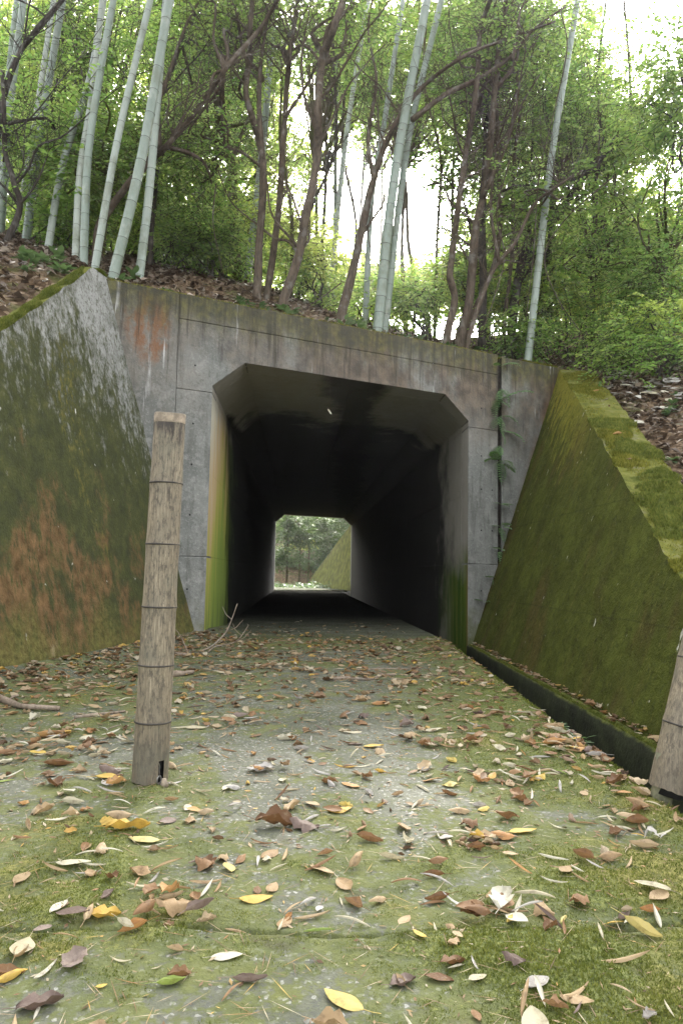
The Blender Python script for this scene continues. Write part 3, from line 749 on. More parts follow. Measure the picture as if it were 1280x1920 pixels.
b.prism([fac(-0.4, -0.5, TH + .05), fac(-0.26, -0.5, TH + .05), fac(-0.26, ZC + 0.28, TH + .05), fac(TW + 0.26, ZC + 0.28, TH + .05), fac(TW + 0.26, -0.5, TH + .05), fac(TW + 0.4, -0.5, TH + .05), fac(TW + 0.4, ZC + 0.36, TH + .05), fac(-0.4, ZC + 0.36, TH + .05)], TD * (TL - TH - 0.06))
b.build('light_tight_shell', MAT['fill'], root)  # unseen shell added round the panels to keep light out
# tunnel floor slab
def tf(u, v2):
    v = -0.28 + (TL + 0.4) * u
    x0 = fac(-0.02, 0, v); 
    x1 = np.array([1.19, 8.55, 0]) + TD * ((TL + 0.4) * u)
    P = x0 * (1 - v2) + x1 * v2
    return (P[0], P[1], 0.004 + (fbm(np.array(P[0] * 2), np.array(P[1] * 2), 91) - .5) * 0.012)
b = MB(); b.grid(tf, 200, 30)
nn = len(b.v)
for i in range(200):
    b.add([tf(i / 200, 1), tf((i + 1) / 200, 1), tuple(np.array(tf((i + 1) / 200, 1)) - [0, 0, .45]), tuple(np.array(tf(i / 200, 1)) - [0, 0, .45])], [(0, 1, 2, 3)])
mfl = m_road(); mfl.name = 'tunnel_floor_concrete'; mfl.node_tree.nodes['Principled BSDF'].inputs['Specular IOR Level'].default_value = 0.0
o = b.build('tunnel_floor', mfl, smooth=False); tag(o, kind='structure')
a = o.data.attributes.new('moss', 'FLOAT', 'POINT')
a.data.foreach_set('value', np.array([max(0, 0.28 - 0.3 * (v.co.y - 8.2)) for v in o.data.vertices], np.float32))
b = MB(); P0 = fac(2.4, 0, .2); P1 = fac(TW + .1, 0, .2)
b.add([P0 - Z3 * .42, P1 - Z3 * .42, P1 + TD * TL - Z3 * .42, P0 + TD * TL - Z3 * .42], [(0, 1, 2, 3)])
tag(b.build('tunnel_ditch_floor', MAT['ditch']), kind='structure')

# far mouth: lane and mossy wing wall
FL = fac(0, 0, TL); FR = fac(TW, 0, TL)
b = MB()
b.add([FL + FU * -0.3 + Z3 * .03 - TD * .02, fac(TW + .3, 0.03, TL - .02), fac(TW + .3, 0.03, TL - .02) + np.array([0.6, 14, 0]), FL + np.array([-3.5, 14, .03])], [(0, 1, 2, 3)])
tag(b.build('far_lane', MAT['far']), kind='structure')
b = MB()
A = FR + FU * 0.0 + np.array([-0.02, 0.05, 0]); B = A + np.array([-2.3, 7.5, 0])
top = [A + np.array([0.9, 0.3, 3.3]), A + np.array([0.1, 3.2, 2.0]), B + np.array([.05, 0, 0.1])]
def fw(u, v2):
    p = A * (1 - u) + B * u
    h = 4.1 * (1 - u) + 0.05
    return p + np.array([0.22 * h * v2, 0, h * v2]) + np.array([1, 0, 0]) * ((fbm(np.array(u * 20), np.array(v2 * 10.0), 7) - .5) * 0.04)
b.grid(fw, 40, 20)
b.grid(lambda u, v2: fw(u, 1) + np.array([0.4 * v2, 0, 0.0]), 40, 2)
b.grid(lambda u, v2: fw(u, 1) + np.array([0.4, 0, -(fw(u, 1)[2]) * v2]), 40, 2)
tag(b.build('far_wing_wall', MAT['fmoss'], smooth=True), 'yellow green mossy wing wall seen through the far end of the tunnel', 'wing wall')
# far headwall round the far mouth
b = MB()
b.prism([fac(-3, -.3, TL), fac(-.0, -.3, TL), fac(0, ZH, TL), fac(HX, ZC, TL), fac(TW - HX, ZC, TL), fac(TW, ZH, TL), fac(TW, -.3, TL), fac(6, -.3, TL), fac(6, ZP, TL), fac(-3, ZP, TL)], TD * 0.4)
tag(b.build('far_headwall', MAT['head']), 'concrete headwall round the small bright far mouth of the tunnel', 'headwall')

# ------------------------------------------------------------------ wing walls
root = empty('wing_wall', tuple(WA), 'battered left wing wall, pale grey above and dark green with rusty patches below', 'wing wall', 'wing walls beside the tunnel mouth')
S_END = 6.4
def wlg(u, v2):
    sb = -0.04 + (S_END + 0.04) * u; stp = 0.62 + (S_END - 0.62) * u
    zt = wl_zt(stp) + (fbm(np.array(stp * 7), np.array(1.0), 33) - .5) * 0.03
    z = -0.25 + (zt + 0.25) * v2; s = sb + (stp - sb) * max(0, z) / zt
    return wl(s, z, (fbm(np.array(s * 3), np.array(z * 3), 31) - .5) * 0.016 + (fbm(np.array(s * 20), np.array(z * 20), 36, 2) - .5) * 0.004)
b = MB(); b.grid(wlg, 170, 110); b.build('wall_face', MAT['wl'], root, smooth=True)
b = MB()
def wlt(u, v2):
    p = np.array(wlg(u, 1)); r = 0.03 if v2 == 0 else 0
    return p + WN * (0.17 * v2) + Z3 * (0.008 * math.sin(v2 * 3.1) + (fbm(np.array(u * 50), np.array(v2 * 5.0), 35) - .5) * 0.02 * (v2 > 0))
b.grid(wlt, 170, 6)
b.grid(lambda u, v2: np.array(wlt(u, 1)) - Z3 * 0.6 * v2, 170, 2)
b.build('coping', MAT['wr'], root, smooth=True)
WLROOT = root

root = empty('wing_wall', (1.75, 9.39, -0.1), 'right wing wall thick with dark green moss under a sloping mossy coping', 'wing wall', 'wing walls beside the tunnel mouth')
def wrg(u, v2):
    yb = 9.46 + (1.2 - 9.46) * u; yt = 10.14 + (1.2 - 10.14) * u
    zt = wr_zt(yt) + (fbm(np.array(yt * 6), np.array(2.0), 43) - .5) * 0.04
    z = -0.20 + (zt + 0.20) * v2; y = yb + (yt - yb) * max(0, z) / max(zt, .1)
    return np.array([wr_x(z) + (fbm(np.array(y * 3), np.array(z * 3), 44) - .5) * 0.02 + (fbm(np.array(y * 22), np.array(z * 22), 46, 2) - .5) * 0.008, y, z])
b = MB(); b.grid(wrg, 170, 110); b.build('wall_face', MAT['wr'], root, smooth=True)
def wrt(u, v2):
    p = wrg(u, 1)
    return p + np.array([COPE * v2, 0, 0]) + Z3 * ((fbm(np.array(u * 60), np.array(v2 * 6.0), 45) - .5) * 0.03 * (v2 > 0))
b = MB(); b.grid(wrt, 200, 12); b.grid(lambda u, v2: wrt(u, 1) - Z3 * 0.6 * v2, 200, 2)
b.build('coping', MAT['wr'], root, smooth=True)
WRROOT = root

# moss tufts ------------------------------------------------------------
def blades(P, h, name, mat, parent=None, kind=None, nrm=None, lean=0.5):
    """one thin triangle per point"""
    n = len(P)
    th = rng.uniform(0, 2 * math.pi, n); a = np.stack([np.cos(th), np.sin(th), np.zeros(n)], -1)
    wv = (h * rng.uniform(0.16, 0.32, n))[:, None]
    ln = rng.normal(0, lean, (n, 3)) * h[:, None]; ln[:, 2] = 0
    up = np.array([0, 0, 1.0]) if nrm is None else nrm
    tip = P + up * h[:, None] + ln
    V = np.stack([P - a * wv, P + a * wv, tip], 1).reshape(-1, 3)
    o = fast_mesh(name, V, np.arange(3 * n).reshape(-1, 3), mat, parent)
    if kind: o['kind'] = kind
    return o
N = 420000
y = 1.12 + (rng.random(N) ** 1.7) * 4.2; x = rng.uniform(-1.0, 1.0, N) * np.clip(0.75 * y * 0.62 + .25, 0, 2.0)
ok = (x < xr_road(y) - 0.004) & (x > xl_road(y)) ; x, y = x[ok], y[ok]
m = moss_amt(x, y); fine = fbm(x * 30, y * 30, 55, 3)
ok = (rng.random(len(x)) < np.clip((m + (fine - .5) * 0.9 - 0.42) * 2.2, 0, 1)) & (np.abs(y - JOINT_Y(x)) > 0.006); x, y, m = x[ok], y[ok], m[ok]
blades(np.stack([x, y, road_z(x, y) - 0.001], -1), rng.uniform(0.002, 0.0065, len(x)) * (0.6 + m * .7), 'road_moss', MAT['moss'], kind='stuff')
# fringe along the slab edge over the ditch
N = 9000; y = rng.uniform(2.2, 8.4, N); x = xr_road(y) - np.abs(rng.normal(0, 0.015, N)) + .008
blades(np.stack([x, y, road_z(x, y) - .002], -1), rng.uniform(.006, .018, N), 'edge_moss', MAT['moss'], kind='stuff')
N = 9000; y = rng.uniform(3.2, 9.3, N); x = 1.675 + np.abs(rng.normal(0, 0.02, N))
blades(np.stack([x, y, np.full(N, -0.143)], -1), rng.uniform(.006, .016, N), 'kerb_moss', MAT['moss'], kind='stuff')

# moss cushions on the right coping: each a part of the wing wall
def cushion(u0, v0, ru, rv, hgt, root, fn, mat, seed):
    r2 = np.random.default_rng(seed)
    n = int(2600 * (ru / 0.02) * (rv / 0.35)); n = max(500, min(n, 5000))
    a = r2.uniform(0, 2 * math.pi, n); rr = np.sqrt(r2.random(n)); 
    edge = 1 + 0.25 * np.sin(3 * a + seed) + 0.15 * np.sin(5 * a - seed)
    uu = u0 + ru * rr * np.cos(a) * edge; v2 = v0 + rv * rr * np.sin(a) * edge
    P = np.array([fn(min(max(p, 0.001), 0.999), min(max(q, -0.03), 1.05)) for p, q in zip(uu, v2)])
    dome = hgt * np.sqrt(np.clip(1 - rr ** 2, 0, 1)) * (0.6 + 0.8 * fbm(P[:, 0] * 12, P[:, 1] * 12, seed))
    bb = MB()
    k1, k2 = 14, 5
    vs_ = []
    for j in range(k2 + 1):
        for i in range(k1):
            an = 2 * math.pi * i / k1; r_ = 1 - j / k2
            ed = 1 + 0.25 * math.sin(3 * an + seed) + 0.15 * math.sin(5 * an - seed)
            p = np.array(fn(min(max(u0 + ru * r_ * math.cos(an) * ed, .001), .999), min(max(v0 + rv * r_ * math.sin(an) * ed, -.02), 1.05)))
            vs_.append(p + Z3 * (hgt * math.sqrt(max(0, 1 - r_ * r_)) * 0.9 - 0.006))
    bb.add(vs_, [(j * k1 + i, j * k1 + (i + 1) % k1, (j + 1) * k1 + (i + 1) % k1, (j + 1) * k1 + i) for j in range(k2) for i in range(k1)])
    c = bb.build('moss_cushion', mat, root, smooth=True)
    blades(P + Z3 * (dome - 0.008)[:, None], r2.uniform(0.012, 0.028, n), 'moss_shoots', mat, c, kind='stuff', lean=.35)
u_of = lambda yy: (10.14 - yy) / (10.14 - 1.2)
cs = [(9.6, .5, .30, .5, .02, 'moss_y'), (8.9, .45, .35, .45, .02, 'moss_y'), (7.35, .45, .30, .5, .05, 'moss'), (6.95, .3, .22, .35, .05, 'moss_y'), (6.55, .55, .3, .5, .06, 'moss'), (6.3, .25, .2, .3, .05, 'moss_y'),
      (5.95, .7, .14, .35, .05, 'moss'), (5.68, .6, .12, .4, .06, 'moss'), (5.42, .25, .12, .35, .06, 'moss'), (5.36, .75, .13, .3, .06, 'moss'), (5.12, .45, .13, .5, .075, 'moss'), (4.9, .3, .10, .35, .06, 'moss'),
      (4.72, .8, .12, .3, .05, 'moss'), (4.45, .2, .12, .25, .03, 'moss_y'), (4.15, .35, .14, .45, .05, 'moss'), (3.9, .5, .15, .5, .05, 'moss'), (5.0, .95, .14, .2, .06, 'moss'), (4.35, .9, .14, .2, .05, 'moss')]
for i, (yy, v0, ry_, rv, hg, mt) in enumerate(cs):
    cushion(u_of(yy), v0, ry_ / 8.94, rv, hg, WRROOT, wrt, MAT[mt], 100 + i)
ul = lambda s: (s - 0.62) / (S_END - 0.62)
for i, (s, v0, rs, rv, hg) in enumerate([(0.75, .3, .12, .5, .03), (1.3, .3, .25, .35, .025), (1.75, .4, .18, .4, .03), (2.15, .2, .2, .3, .03), (2.5, .3, .2, .4, .035), (2.8, .2, .15, .3, .03)]):
    cushion(ul(s), v0, rs / (S_END - .62), rv, hg, WLROOT, wlt, MAT['moss'], 200 + i)
def fuzz(fn, n, normal, h0, h1, mat, root, keep=None):
    u = rng.random(n); v2 = rng.random(n)
    P = np.array([fn(a, c) for a, c in zip(u, v2)])
    if keep is not None:
        k = rng.random(n) < keep(P); P = P[k]
    blades(P, rng.uniform(h0, h1, len(P)), 'moss_fuzz', mat, root, kind='stuff', nrm=np.array(normal), lean=.45)
fuzz(wrt, 26000, (0, 0, 1.0), .008, .022, MAT['moss_y'], WRROOT, lambda P: np.clip((fbm(P[:, 0] * 5, P[:, 1] * 5, 88) - .38) * 6, 0, 1))
fuzz(wrg, 30000, (-.85, -.1, .5), .004, .012, MAT['moss_d'], WRROOT, lambda P: np.clip((fbm(P[:, 1] * 4, P[:, 2] * 4, 89) - .35) * 4, 0, 1))
fuzz(wlg, 14000, (.85, -.1, .5), .004, .010, MAT['moss_d'], WLROOT, lambda P: np.clip((fbm(P[:, 1] * 4, P[:, 2] * 4, 90) - .40) * 4, 0, 1) * np.clip(2.4 - P[:, 2], 0, 1))
# thin moss fringe along the headwall top
N = 16000; t = rng.uniform(-1.2, 5.1, N); v = np.abs(rng.normal(0, 0.12, N)) - 0.004
P = L0 + FU * t[:, None] + TD * v[:, None] + Z3 * (ZP - 0.01)
okm = fbm(t * 4, v * 4, 66) > 0.42; P = P[okm]
blades(P, rng.uniform(.008, .03, len(P)), 'parapet_moss', MAT['moss_y'], kind='stuff')

HAZE = 0.0012
if HAZE:
    b = MB(); x0, x1, y0, y1, z0, z1 = -70, 70, -12, 110, -1.8, 40
    b.add([(x0, y0, z0), (x1, y0, z0), (x1, y1, z0), (x0, y1, z0), (x0, y0, z1), (x1, y0, z1), (x1, y1, z1), (x0, y1, z1)], [(0, 3, 2, 1), (4, 5, 6, 7), (0, 1, 5, 4), (1, 2, 6, 5), (2, 3, 7, 6), (3, 0, 4, 7)])
    tag(b.build('haze', m_haze(HAZE)), kind='stuff')

# ------------------------------------------------------------------ bamboo posts
def ring_mesh(name, mat, prof=0.10, seg=16):
    b = MB(); k = 6
    for i in range(seg):
        a = 2 * math.pi * i / seg
        for j in range(k):
            c = 2 * math.pi * j / k
            rr = 1.0 + prof * math.cos(c); b.v.append((rr * math.cos(a), rr * math.sin(a), prof * 0.8 * math.sin(c)))
    for i in range(seg):
        for j in range(k):
            i2 = (i + 1) % seg; j2 = (j + 1) % k
            b.face((i * k + j, i2 * k + j, i2 * k + j2, i * k + j2))
    me = bpy.data.meshes.new(name); me.from_pydata(b.v, [], b.f); me.materials.append(mat); me.shade_smooth(); return me
POST_RING = ring_mesh('node_ring', MAT['node'], 0.065, 28)

def ring_at(me, c, axis, r, parent, name):
    o = bpy.data.objects.new(name, me); COL.objects.link(o); o.parent = parent
    q = Vector(axis).to_track_quat('Z', 'Y')
    o.matrix_local = Matrix.LocRotScale(Vector(np.asarray(c) - parent_world(parent)), q, Vector((r, r, r)))
    return o

def bamboo_post(A, B, r0, r1, nodes, label, notch=None):
    A = np.array(A, float); B = np.array(B, float); ax = (B - A) / np.linalg.norm(B - A); Ln = np.linalg.norm(B - A)
    root = empty('bamboo_post', tuple(A), label, 'bamboo post', 'bamboo posts closing off the lane')
    e1 = np.array([1.0, 0, 0]); e1 -= ax * (e1 @ ax); e1 /= np.linalg.norm(e1); e2 = np.cross(ax, e1)
    cuts = [0] + nodes + [Ln - 0.034]
    seg = 36
    rad = lambda s: r0 + (r1 - r0) * s / Ln
    oval = lambda an, s: 1 + 0.025 * math.cos(2 * an + 0.8) + 0.008 * math.sin(5 * an + s * 4)
    for k in range(len(cuts) - 1):
        a, c = cuts[k], cuts[k + 1]; b = MB(); nr = 26 if (k == 0 and notch) else 10
        for i in range(nr + 1):
            s = a + (c - a) * i / nr; f = i / nr
            rr = rad(s) * (1 + 0.035 * (math.exp(-f * 14) * (k > 0) + math.exp(-(1 - f) * 16) * (k < len(cuts) - 2)) + 0.005 * math.sin(k * 3 + f * 5))
            for j in range(seg):
                an = 2 * math.pi * j / seg
                jag = 0.0014 * math.sin(j * 2.3) + 0.002 * math.sin(j * .6) if (i == 0 and k == 0) else 0
                b.v.append(tuple(A + ax * (s + jag) + (e1 * math.cos(an) + e2 * math.sin(an)) * rr * oval(an, s)))
        for i in range(nr):
            for j in range(seg):
                if k == 0 and notch and notch[0] <= j < notch[1] and (a + (c - a) * (i + .5) / nr) < notch[2]: continue
                j2 = (j + 1) % seg; b.face((i * seg + j, i * seg + j2, (i + 1) * seg + j2, (i + 1) * seg + j))
        b.build('internode', MAT['post'], root, smooth=True)
    for s in nodes: ring_at(POST_RING, A + ax * s, ax, rad(s) * 1.018, root, 'node_ring')
    # cut rim with thickness and a hollow
    b = MB(); prof = [(1.0, Ln - 0.036), (1.02, Ln - 0.030), (1.02, Ln - 0.004), (1.0, Ln), (0.86, Ln), (0.84, Ln - 0.004), (0.84, Ln - 0.05), (0.0, Ln - 0.055)]
    for q, s in prof:
        for j in range(seg):
            an = 2 * math.pi * j / seg
            b.v.append(tuple(A + ax * (s + 0.003 * math.sin(an * 2 + 1)) + (e1 * math.cos(an) + e2 * math.sin(an)) * rad(s) * q * oval(an, s)))
    for i in range(len(prof) - 1):
        for j in range(seg):
            j2 = (j + 1) % seg; b.face((i * seg + j, i * seg + j2, (i + 1) * seg + j2, (i + 1) * seg + j))
    b.build('cut_rim', MAT['rim'], root, smooth=False)
    b = MB(); b.tube([A - ax * 0.02, A + ax * 0.15], [r0 * 0.80, r0 * 0.80], 20); b.build('hollow_core', MAT['dark'], root, smooth=True)
    return root
# notch faces the camera, right-hand side
lp = bamboo_post((-0.664, 2.600, 0.004), (-0.642, 2.600, 1.325), 0.0625, 0.0560, [0.207, 0.406, 0.613, 0.839, 1.063],
                 'upright weathered bamboo post with a notch and chain at its foot', (31, 33, 0.078))
base = np.array([-0.664, 2.6, 0.0])
def torus(b, c, ax1, ax2, R1, R2, r, n=14, k=6):
    st = len(b.v); ax3 = np.cross(ax1, ax2)
    for i in range(n):
        a = 2 * math.pi * i / n; d = ax1 * math.cos(a) * R1 + ax2 * math.sin(a) * R2; dn = d / np.linalg.norm(d)
        for j in range(k):
            t = 2 * math.pi * j / k; b.v.append(tuple(c + d + dn * r * math.cos(t) + ax3 * r * math.sin(t)))
    for i in range(n):
        for j in range(k):
            i2 = (i + 1) % n; j2 = (j + 1) % k
            b.face((st + i * k + j, st + i2 * k + j, st + i2 * k + j2, st + i * k + j2))
dn = np.array([math.cos(R(-45)), math.sin(R(-45)), 0]); tn = np.array([-dn[1], dn[0], 0])
ch = empty('chain', tuple(base + dn * .06), 'short dark and silver chain hanging out of the notch in the bamboo post', 'chain')
for i, (o_, z_) in enumerate([(0.050, 0.058), (0.055, 0.038), (0.062, 0.018), (0.076, 0.009)]):
    b = MB(); c = base + dn * o_ + Z3 * z_
    if i % 2 == 0: torus(b, c, tn, Z3 * 1.0, .008, .014, .0032)
    else: torus(b, c, dn, Z3 if i < 3 else tn, .008, .014, .0032)
    b.build('chain_link', MAT['metal'] if i % 2 == 0 else MAT['node'], ch, smooth=True)
b = MB(); b.tube([base + dn * .098 + Z3 * .002 + tn * .004, base + dn * .096 + Z3 * .014, base + dn * .094 + Z3 * .030], [.013, .012, .006], 10)
o = b.build('pale_pebble', MAT['rim'], None, smooth=True); tag(o, 'small pale rounded pebble against the notched foot of the bamboo post', 'pebble')

rp = bamboo_post((1.118, 2.46, 0.045), (1.118 + 0.34, 2.50, 1.32), 0.064, 0.057, [0.215, 0.44, 0.66, 0.88, 1.08],
                 'leaning weathered bamboo post lifted on a peg beside the ditch')
b = MB(); b.tube([(1.085, 2.46, -0.02), (1.095, 2.46, 0.05), (1.112, 2.465, 0.16)], [.036, .034, .032], 14); b.build('peg', MAT['peg'], rp, smooth=True)

# ------------------------------------------------------------------ bamboo culms behind the wall
CULM_RING = ring_mesh('culm_ring', MAT['cnode'], 0.05, 14)
def base_depth(px, py, Y):
    return Y
def culm(pts, wpx, Y, label, sp=0.26):
    """pts photo pixels from foot to frame top, all on the upright plane at depth Y"""
    P = [at(x, y, Y + 0.12 * i) for i, (x, y) in enumerate(pts)]
    f = P[0].copy(); zt = float(terrain(f[0], f[1]))
    d = (P[1] - P[0]); d /= d[2]
    foot = P[0] + d * (min(zt, P[0][2]) - 0.25 - P[0][2])
    top = P[-1] + (P[-1] - P[-2]) / np.linalg.norm(P[-1] - P[-2]) * 3.2
    path = catmull([foot] + P + [top], 8)
    Ls = np.concatenate([[0], np.cumsum([np.linalg.norm(path[i + 1] - path[i]) for i in range(len(path) - 1)])])
    tot = Ls[-1]; pa = np.array(path)
    def pt(s): return np.array([np.interp(s, Ls, pa[:, k]) for k in range(3)])
    r0 = .83 * wpx / F_PX * Y / 2
    root = empty('bamboo_culm', tuple(foot), label, 'bamboo', 'bamboo culms on the bank above the tunnel')
    s = 0.12; nd = []; k = 0
    while s < tot - 0.1: nd.append(s); s += sp * (0.75 + 0.05 * min(k, 9)) * random.uniform(.92, 1.08); k += 1
    rad = lambda q: r0 * (1.04 - 0.30 * q / tot)
    c = [0]; ra = [rad(0)]
    for q in nd:
        c += [q - 0.012, q, q + 0.012, q + 0.06]; ra += [rad(q) * 1.02, rad(q) * 1.05, rad(q) * .99, rad(q)]
    c.append(tot); ra.append(rad(tot))
    o_ = sorted(range(len(c)), key=lambda i: c[i])
    b = MB(); b.tube([pt(c[i]) for i in o_], [ra[i] for i in o_], 12); b.build('culm', MAT['culm'], root, smooth=True)
    for q in nd:
        p = pt(q); ax = pt(q + .03) - pt(q - .03)
        x_, y_, _ = px_of(p)
        if y_ > -60: ring_at(CULM_RING, p, ax, rad(q) * 1.05, root, 'node_ring')
    return root
CULMS = [
    ([(8, 345), (20, 190), (45, 0)], 19, 9.6, 'pale bamboo culm standing furthest left behind a dark crooked trunk'),
    ([(8, 250), (20, 110), (32, 0)], 15, 10.6, 'thin bamboo culm tucked behind the leftmost pale culm'),
    ([(50, 448), (76, 250), (118, 0)], 19, 9.3, 'pale bamboo culm rising straight from the bare leafy bank on the far left'),
    ([(25, 455), (55, 300), (98, 20)], 14, 9.9, 'slender grey bamboo culm close beside the culm on the bare bank'),
    ([(90, 470), (120, 300), (168, 150), (195, 0)], 17, 9.0, 'bamboo culm half hidden in small leaved shrub foliage'),
    ([(142, 478), (150, 325), (174, 170), (192, 0)], 16, 8.7, 'bamboo culm leaning on its close twin left of the shrub'),
    ([(157, 505), (165, 300), (186, 150), (213, 0)], 19, 8.3, 'taller twin bamboo culm rising by the wing wall corner'),
    ([(178, 506), (206, 340), (231, 215), (282, 0)], 18, 8.2, 'bamboo culm leaning right just above the wing wall corner'),
    ([(214, 515), (268, 285), (318, 0)], 24, 7.9, 'thickest green grey bamboo culm leaning right over the headwall corner'),
    ([(261, 525), (281, 350), (300, 130), (312, 0)], 20, 8.5, 'upright bamboo culm right behind the thickest leaning culm'),
    ([(470, 470), (492, 280), (515, 0)], 17, 11.5, 'hazy bamboo culm standing among brown trunks over the left of the tunnel'),
    ([(709, 606), (740, 325), (800, 0)], 24, 9.3, 'thick yellow footed bamboo culm crossing the bright gap'),
    ([(722, 608), (764, 270), (822, 20)], 17, 10.0, 'pale bamboo culm directly behind the thick yellow footed one'),
    ([(685, 598), (696, 380), (720, 230), (755, 0)], 14, 10.6, 'slim bamboo culm left of the thick yellow footed one'),
    ([(622, 520), (640, 330), (660, 180), (690, 0)], 13, 12.5, 'distant slim bamboo culm at the left border of the bright gap'),
    ([(990, 666), (1020, 400), (1040, 250), (1072, 60)], 17, 10.2, 'white banded bamboo culm standing alone behind the ferny crack'),
    ([(628, 430), (630, 200), (640, 0)], 10, 15.0, 'very thin hazy bamboo culm far back above the tunnel centre'),
]
for c in CULMS: culm(*c[:3], c[3])

# ------------------------------------------------------------------ trees
def leaf_cloud(centers, rad, n_per, leaf, flat=0.75, twl=0.36, wid=0.48, droop=0.25):
    """leaves set alternately along short twigs around cluster centres -> verts, quads, twig lines"""
    C = np.repeat(np.asarray(centers, float), n_per, axis=0); n = len(C)
    g = rng.normal(0, 1, (n, 3)) * rad * np.array([1, 1, flat]) * 0.62
    o = C + g
    d = g / (np.linalg.norm(g, axis=1, keepdims=True) + 1e-6) + rng.normal(0, .6, (n, 3)); d[:, 2] = d[:, 2] * 0.5 - droop * 0.4
    d /= np.linalg.norm(d, axis=1, keepdims=True)
    tl = twl * rng.uniform(.6, 1.3, n); L = 9
    up = np.array([0, 0, 1.0]); side = np.cross(d, up); side /= np.linalg.norm(side, axis=1, keepdims=True) + 1e-6
    j = np.arange(L); fr = (j + .5) / L
    P = o[:, None] + d[:, None] * (tl[:, None] * fr)[..., None] + (up * -droop)[None, None] * (tl[:, None] * fr ** 2)[..., None]
    sg = np.where(j % 2 == 0, 1.0, -1.0)
    ld = d[:, None] * 0.55 + side[:, None] * sg[None, :, None] + rng.normal(0, .35, (n, L, 3)); ld[..., 2] -= 0.25
    ld /= np.linalg.norm(ld, axis=2, keepdims=True)
    nr = up + rng.normal(0, .55, (n, L, 3)); wv = np.cross(ld, nr); wv /= np.linalg.norm(wv, axis=2, keepdims=True) + 1e-6
    sz = leaf * rng.uniform(.5, 1.35, (n, 1, 1)) * rng.uniform(.75, 1.2, (n, L, 1))
    fold = np.cross(wv, ld) * sz * 0.10
    A = P; B_ = P + ld * sz * .5 + wv * sz * wid * .5 + fold; T = P + ld * sz; D = P + ld * sz * .5 - wv * sz * wid * .5 + fold
    V = np.stack([A, B_, T, D], 2).reshape(-1, 3)
    return V, np.arange(len(V)).reshape(-1, 4), o, o + d * tl[:, None] - up * droop * tl[:, None]

def twig_mesh(lines, r, name, mat, parent):
    A, B_ = lines; n = len(A)
    d = B_ - A; a = np.cross(d, [0.3, .8, .5]); a /= np.linalg.norm(a, axis=1, keepdims=True) + 1e-6
    c = np.cross(d, a); c /= np.linalg.norm(c, axis=1, keepdims=True) + 1e-6
    vs_ = []
    for k in range(3):
        an = 2 * math.pi * k / 3; vs_.append(A + (a * math.cos(an) + c * math.sin(an)) * r)
    for k in range(3):
        an = 2 * math.pi * k / 3; vs_.append(B_ + (a * math.cos(an) + c * math.sin(an)) * r * .4)
    V = np.stack(vs_, 1).reshape(-1, 3); b = np.arange(n)[:, None] * 6
    Q = np.concatenate([b + np.array([[k, (k + 1) % 3, 3 + (k + 1) % 3, 3 + k]]) for k in range(3)], 0)
    o = fast_mesh(name, V, Q, mat, parent); o['kind'] = 'stuff'; return o

def wiggle(A, B_, n, amp, r0):
    A = np.asarray(A); B_ = np.asarray(B_); out = []
    off = np.zeros(3)
    for i in range(n + 1):
        f = i / n; out.append(A + (B_ - A) * f + off * math.sin(f * math.pi)); off = off + r0.normal(0, amp, 3)
    return out

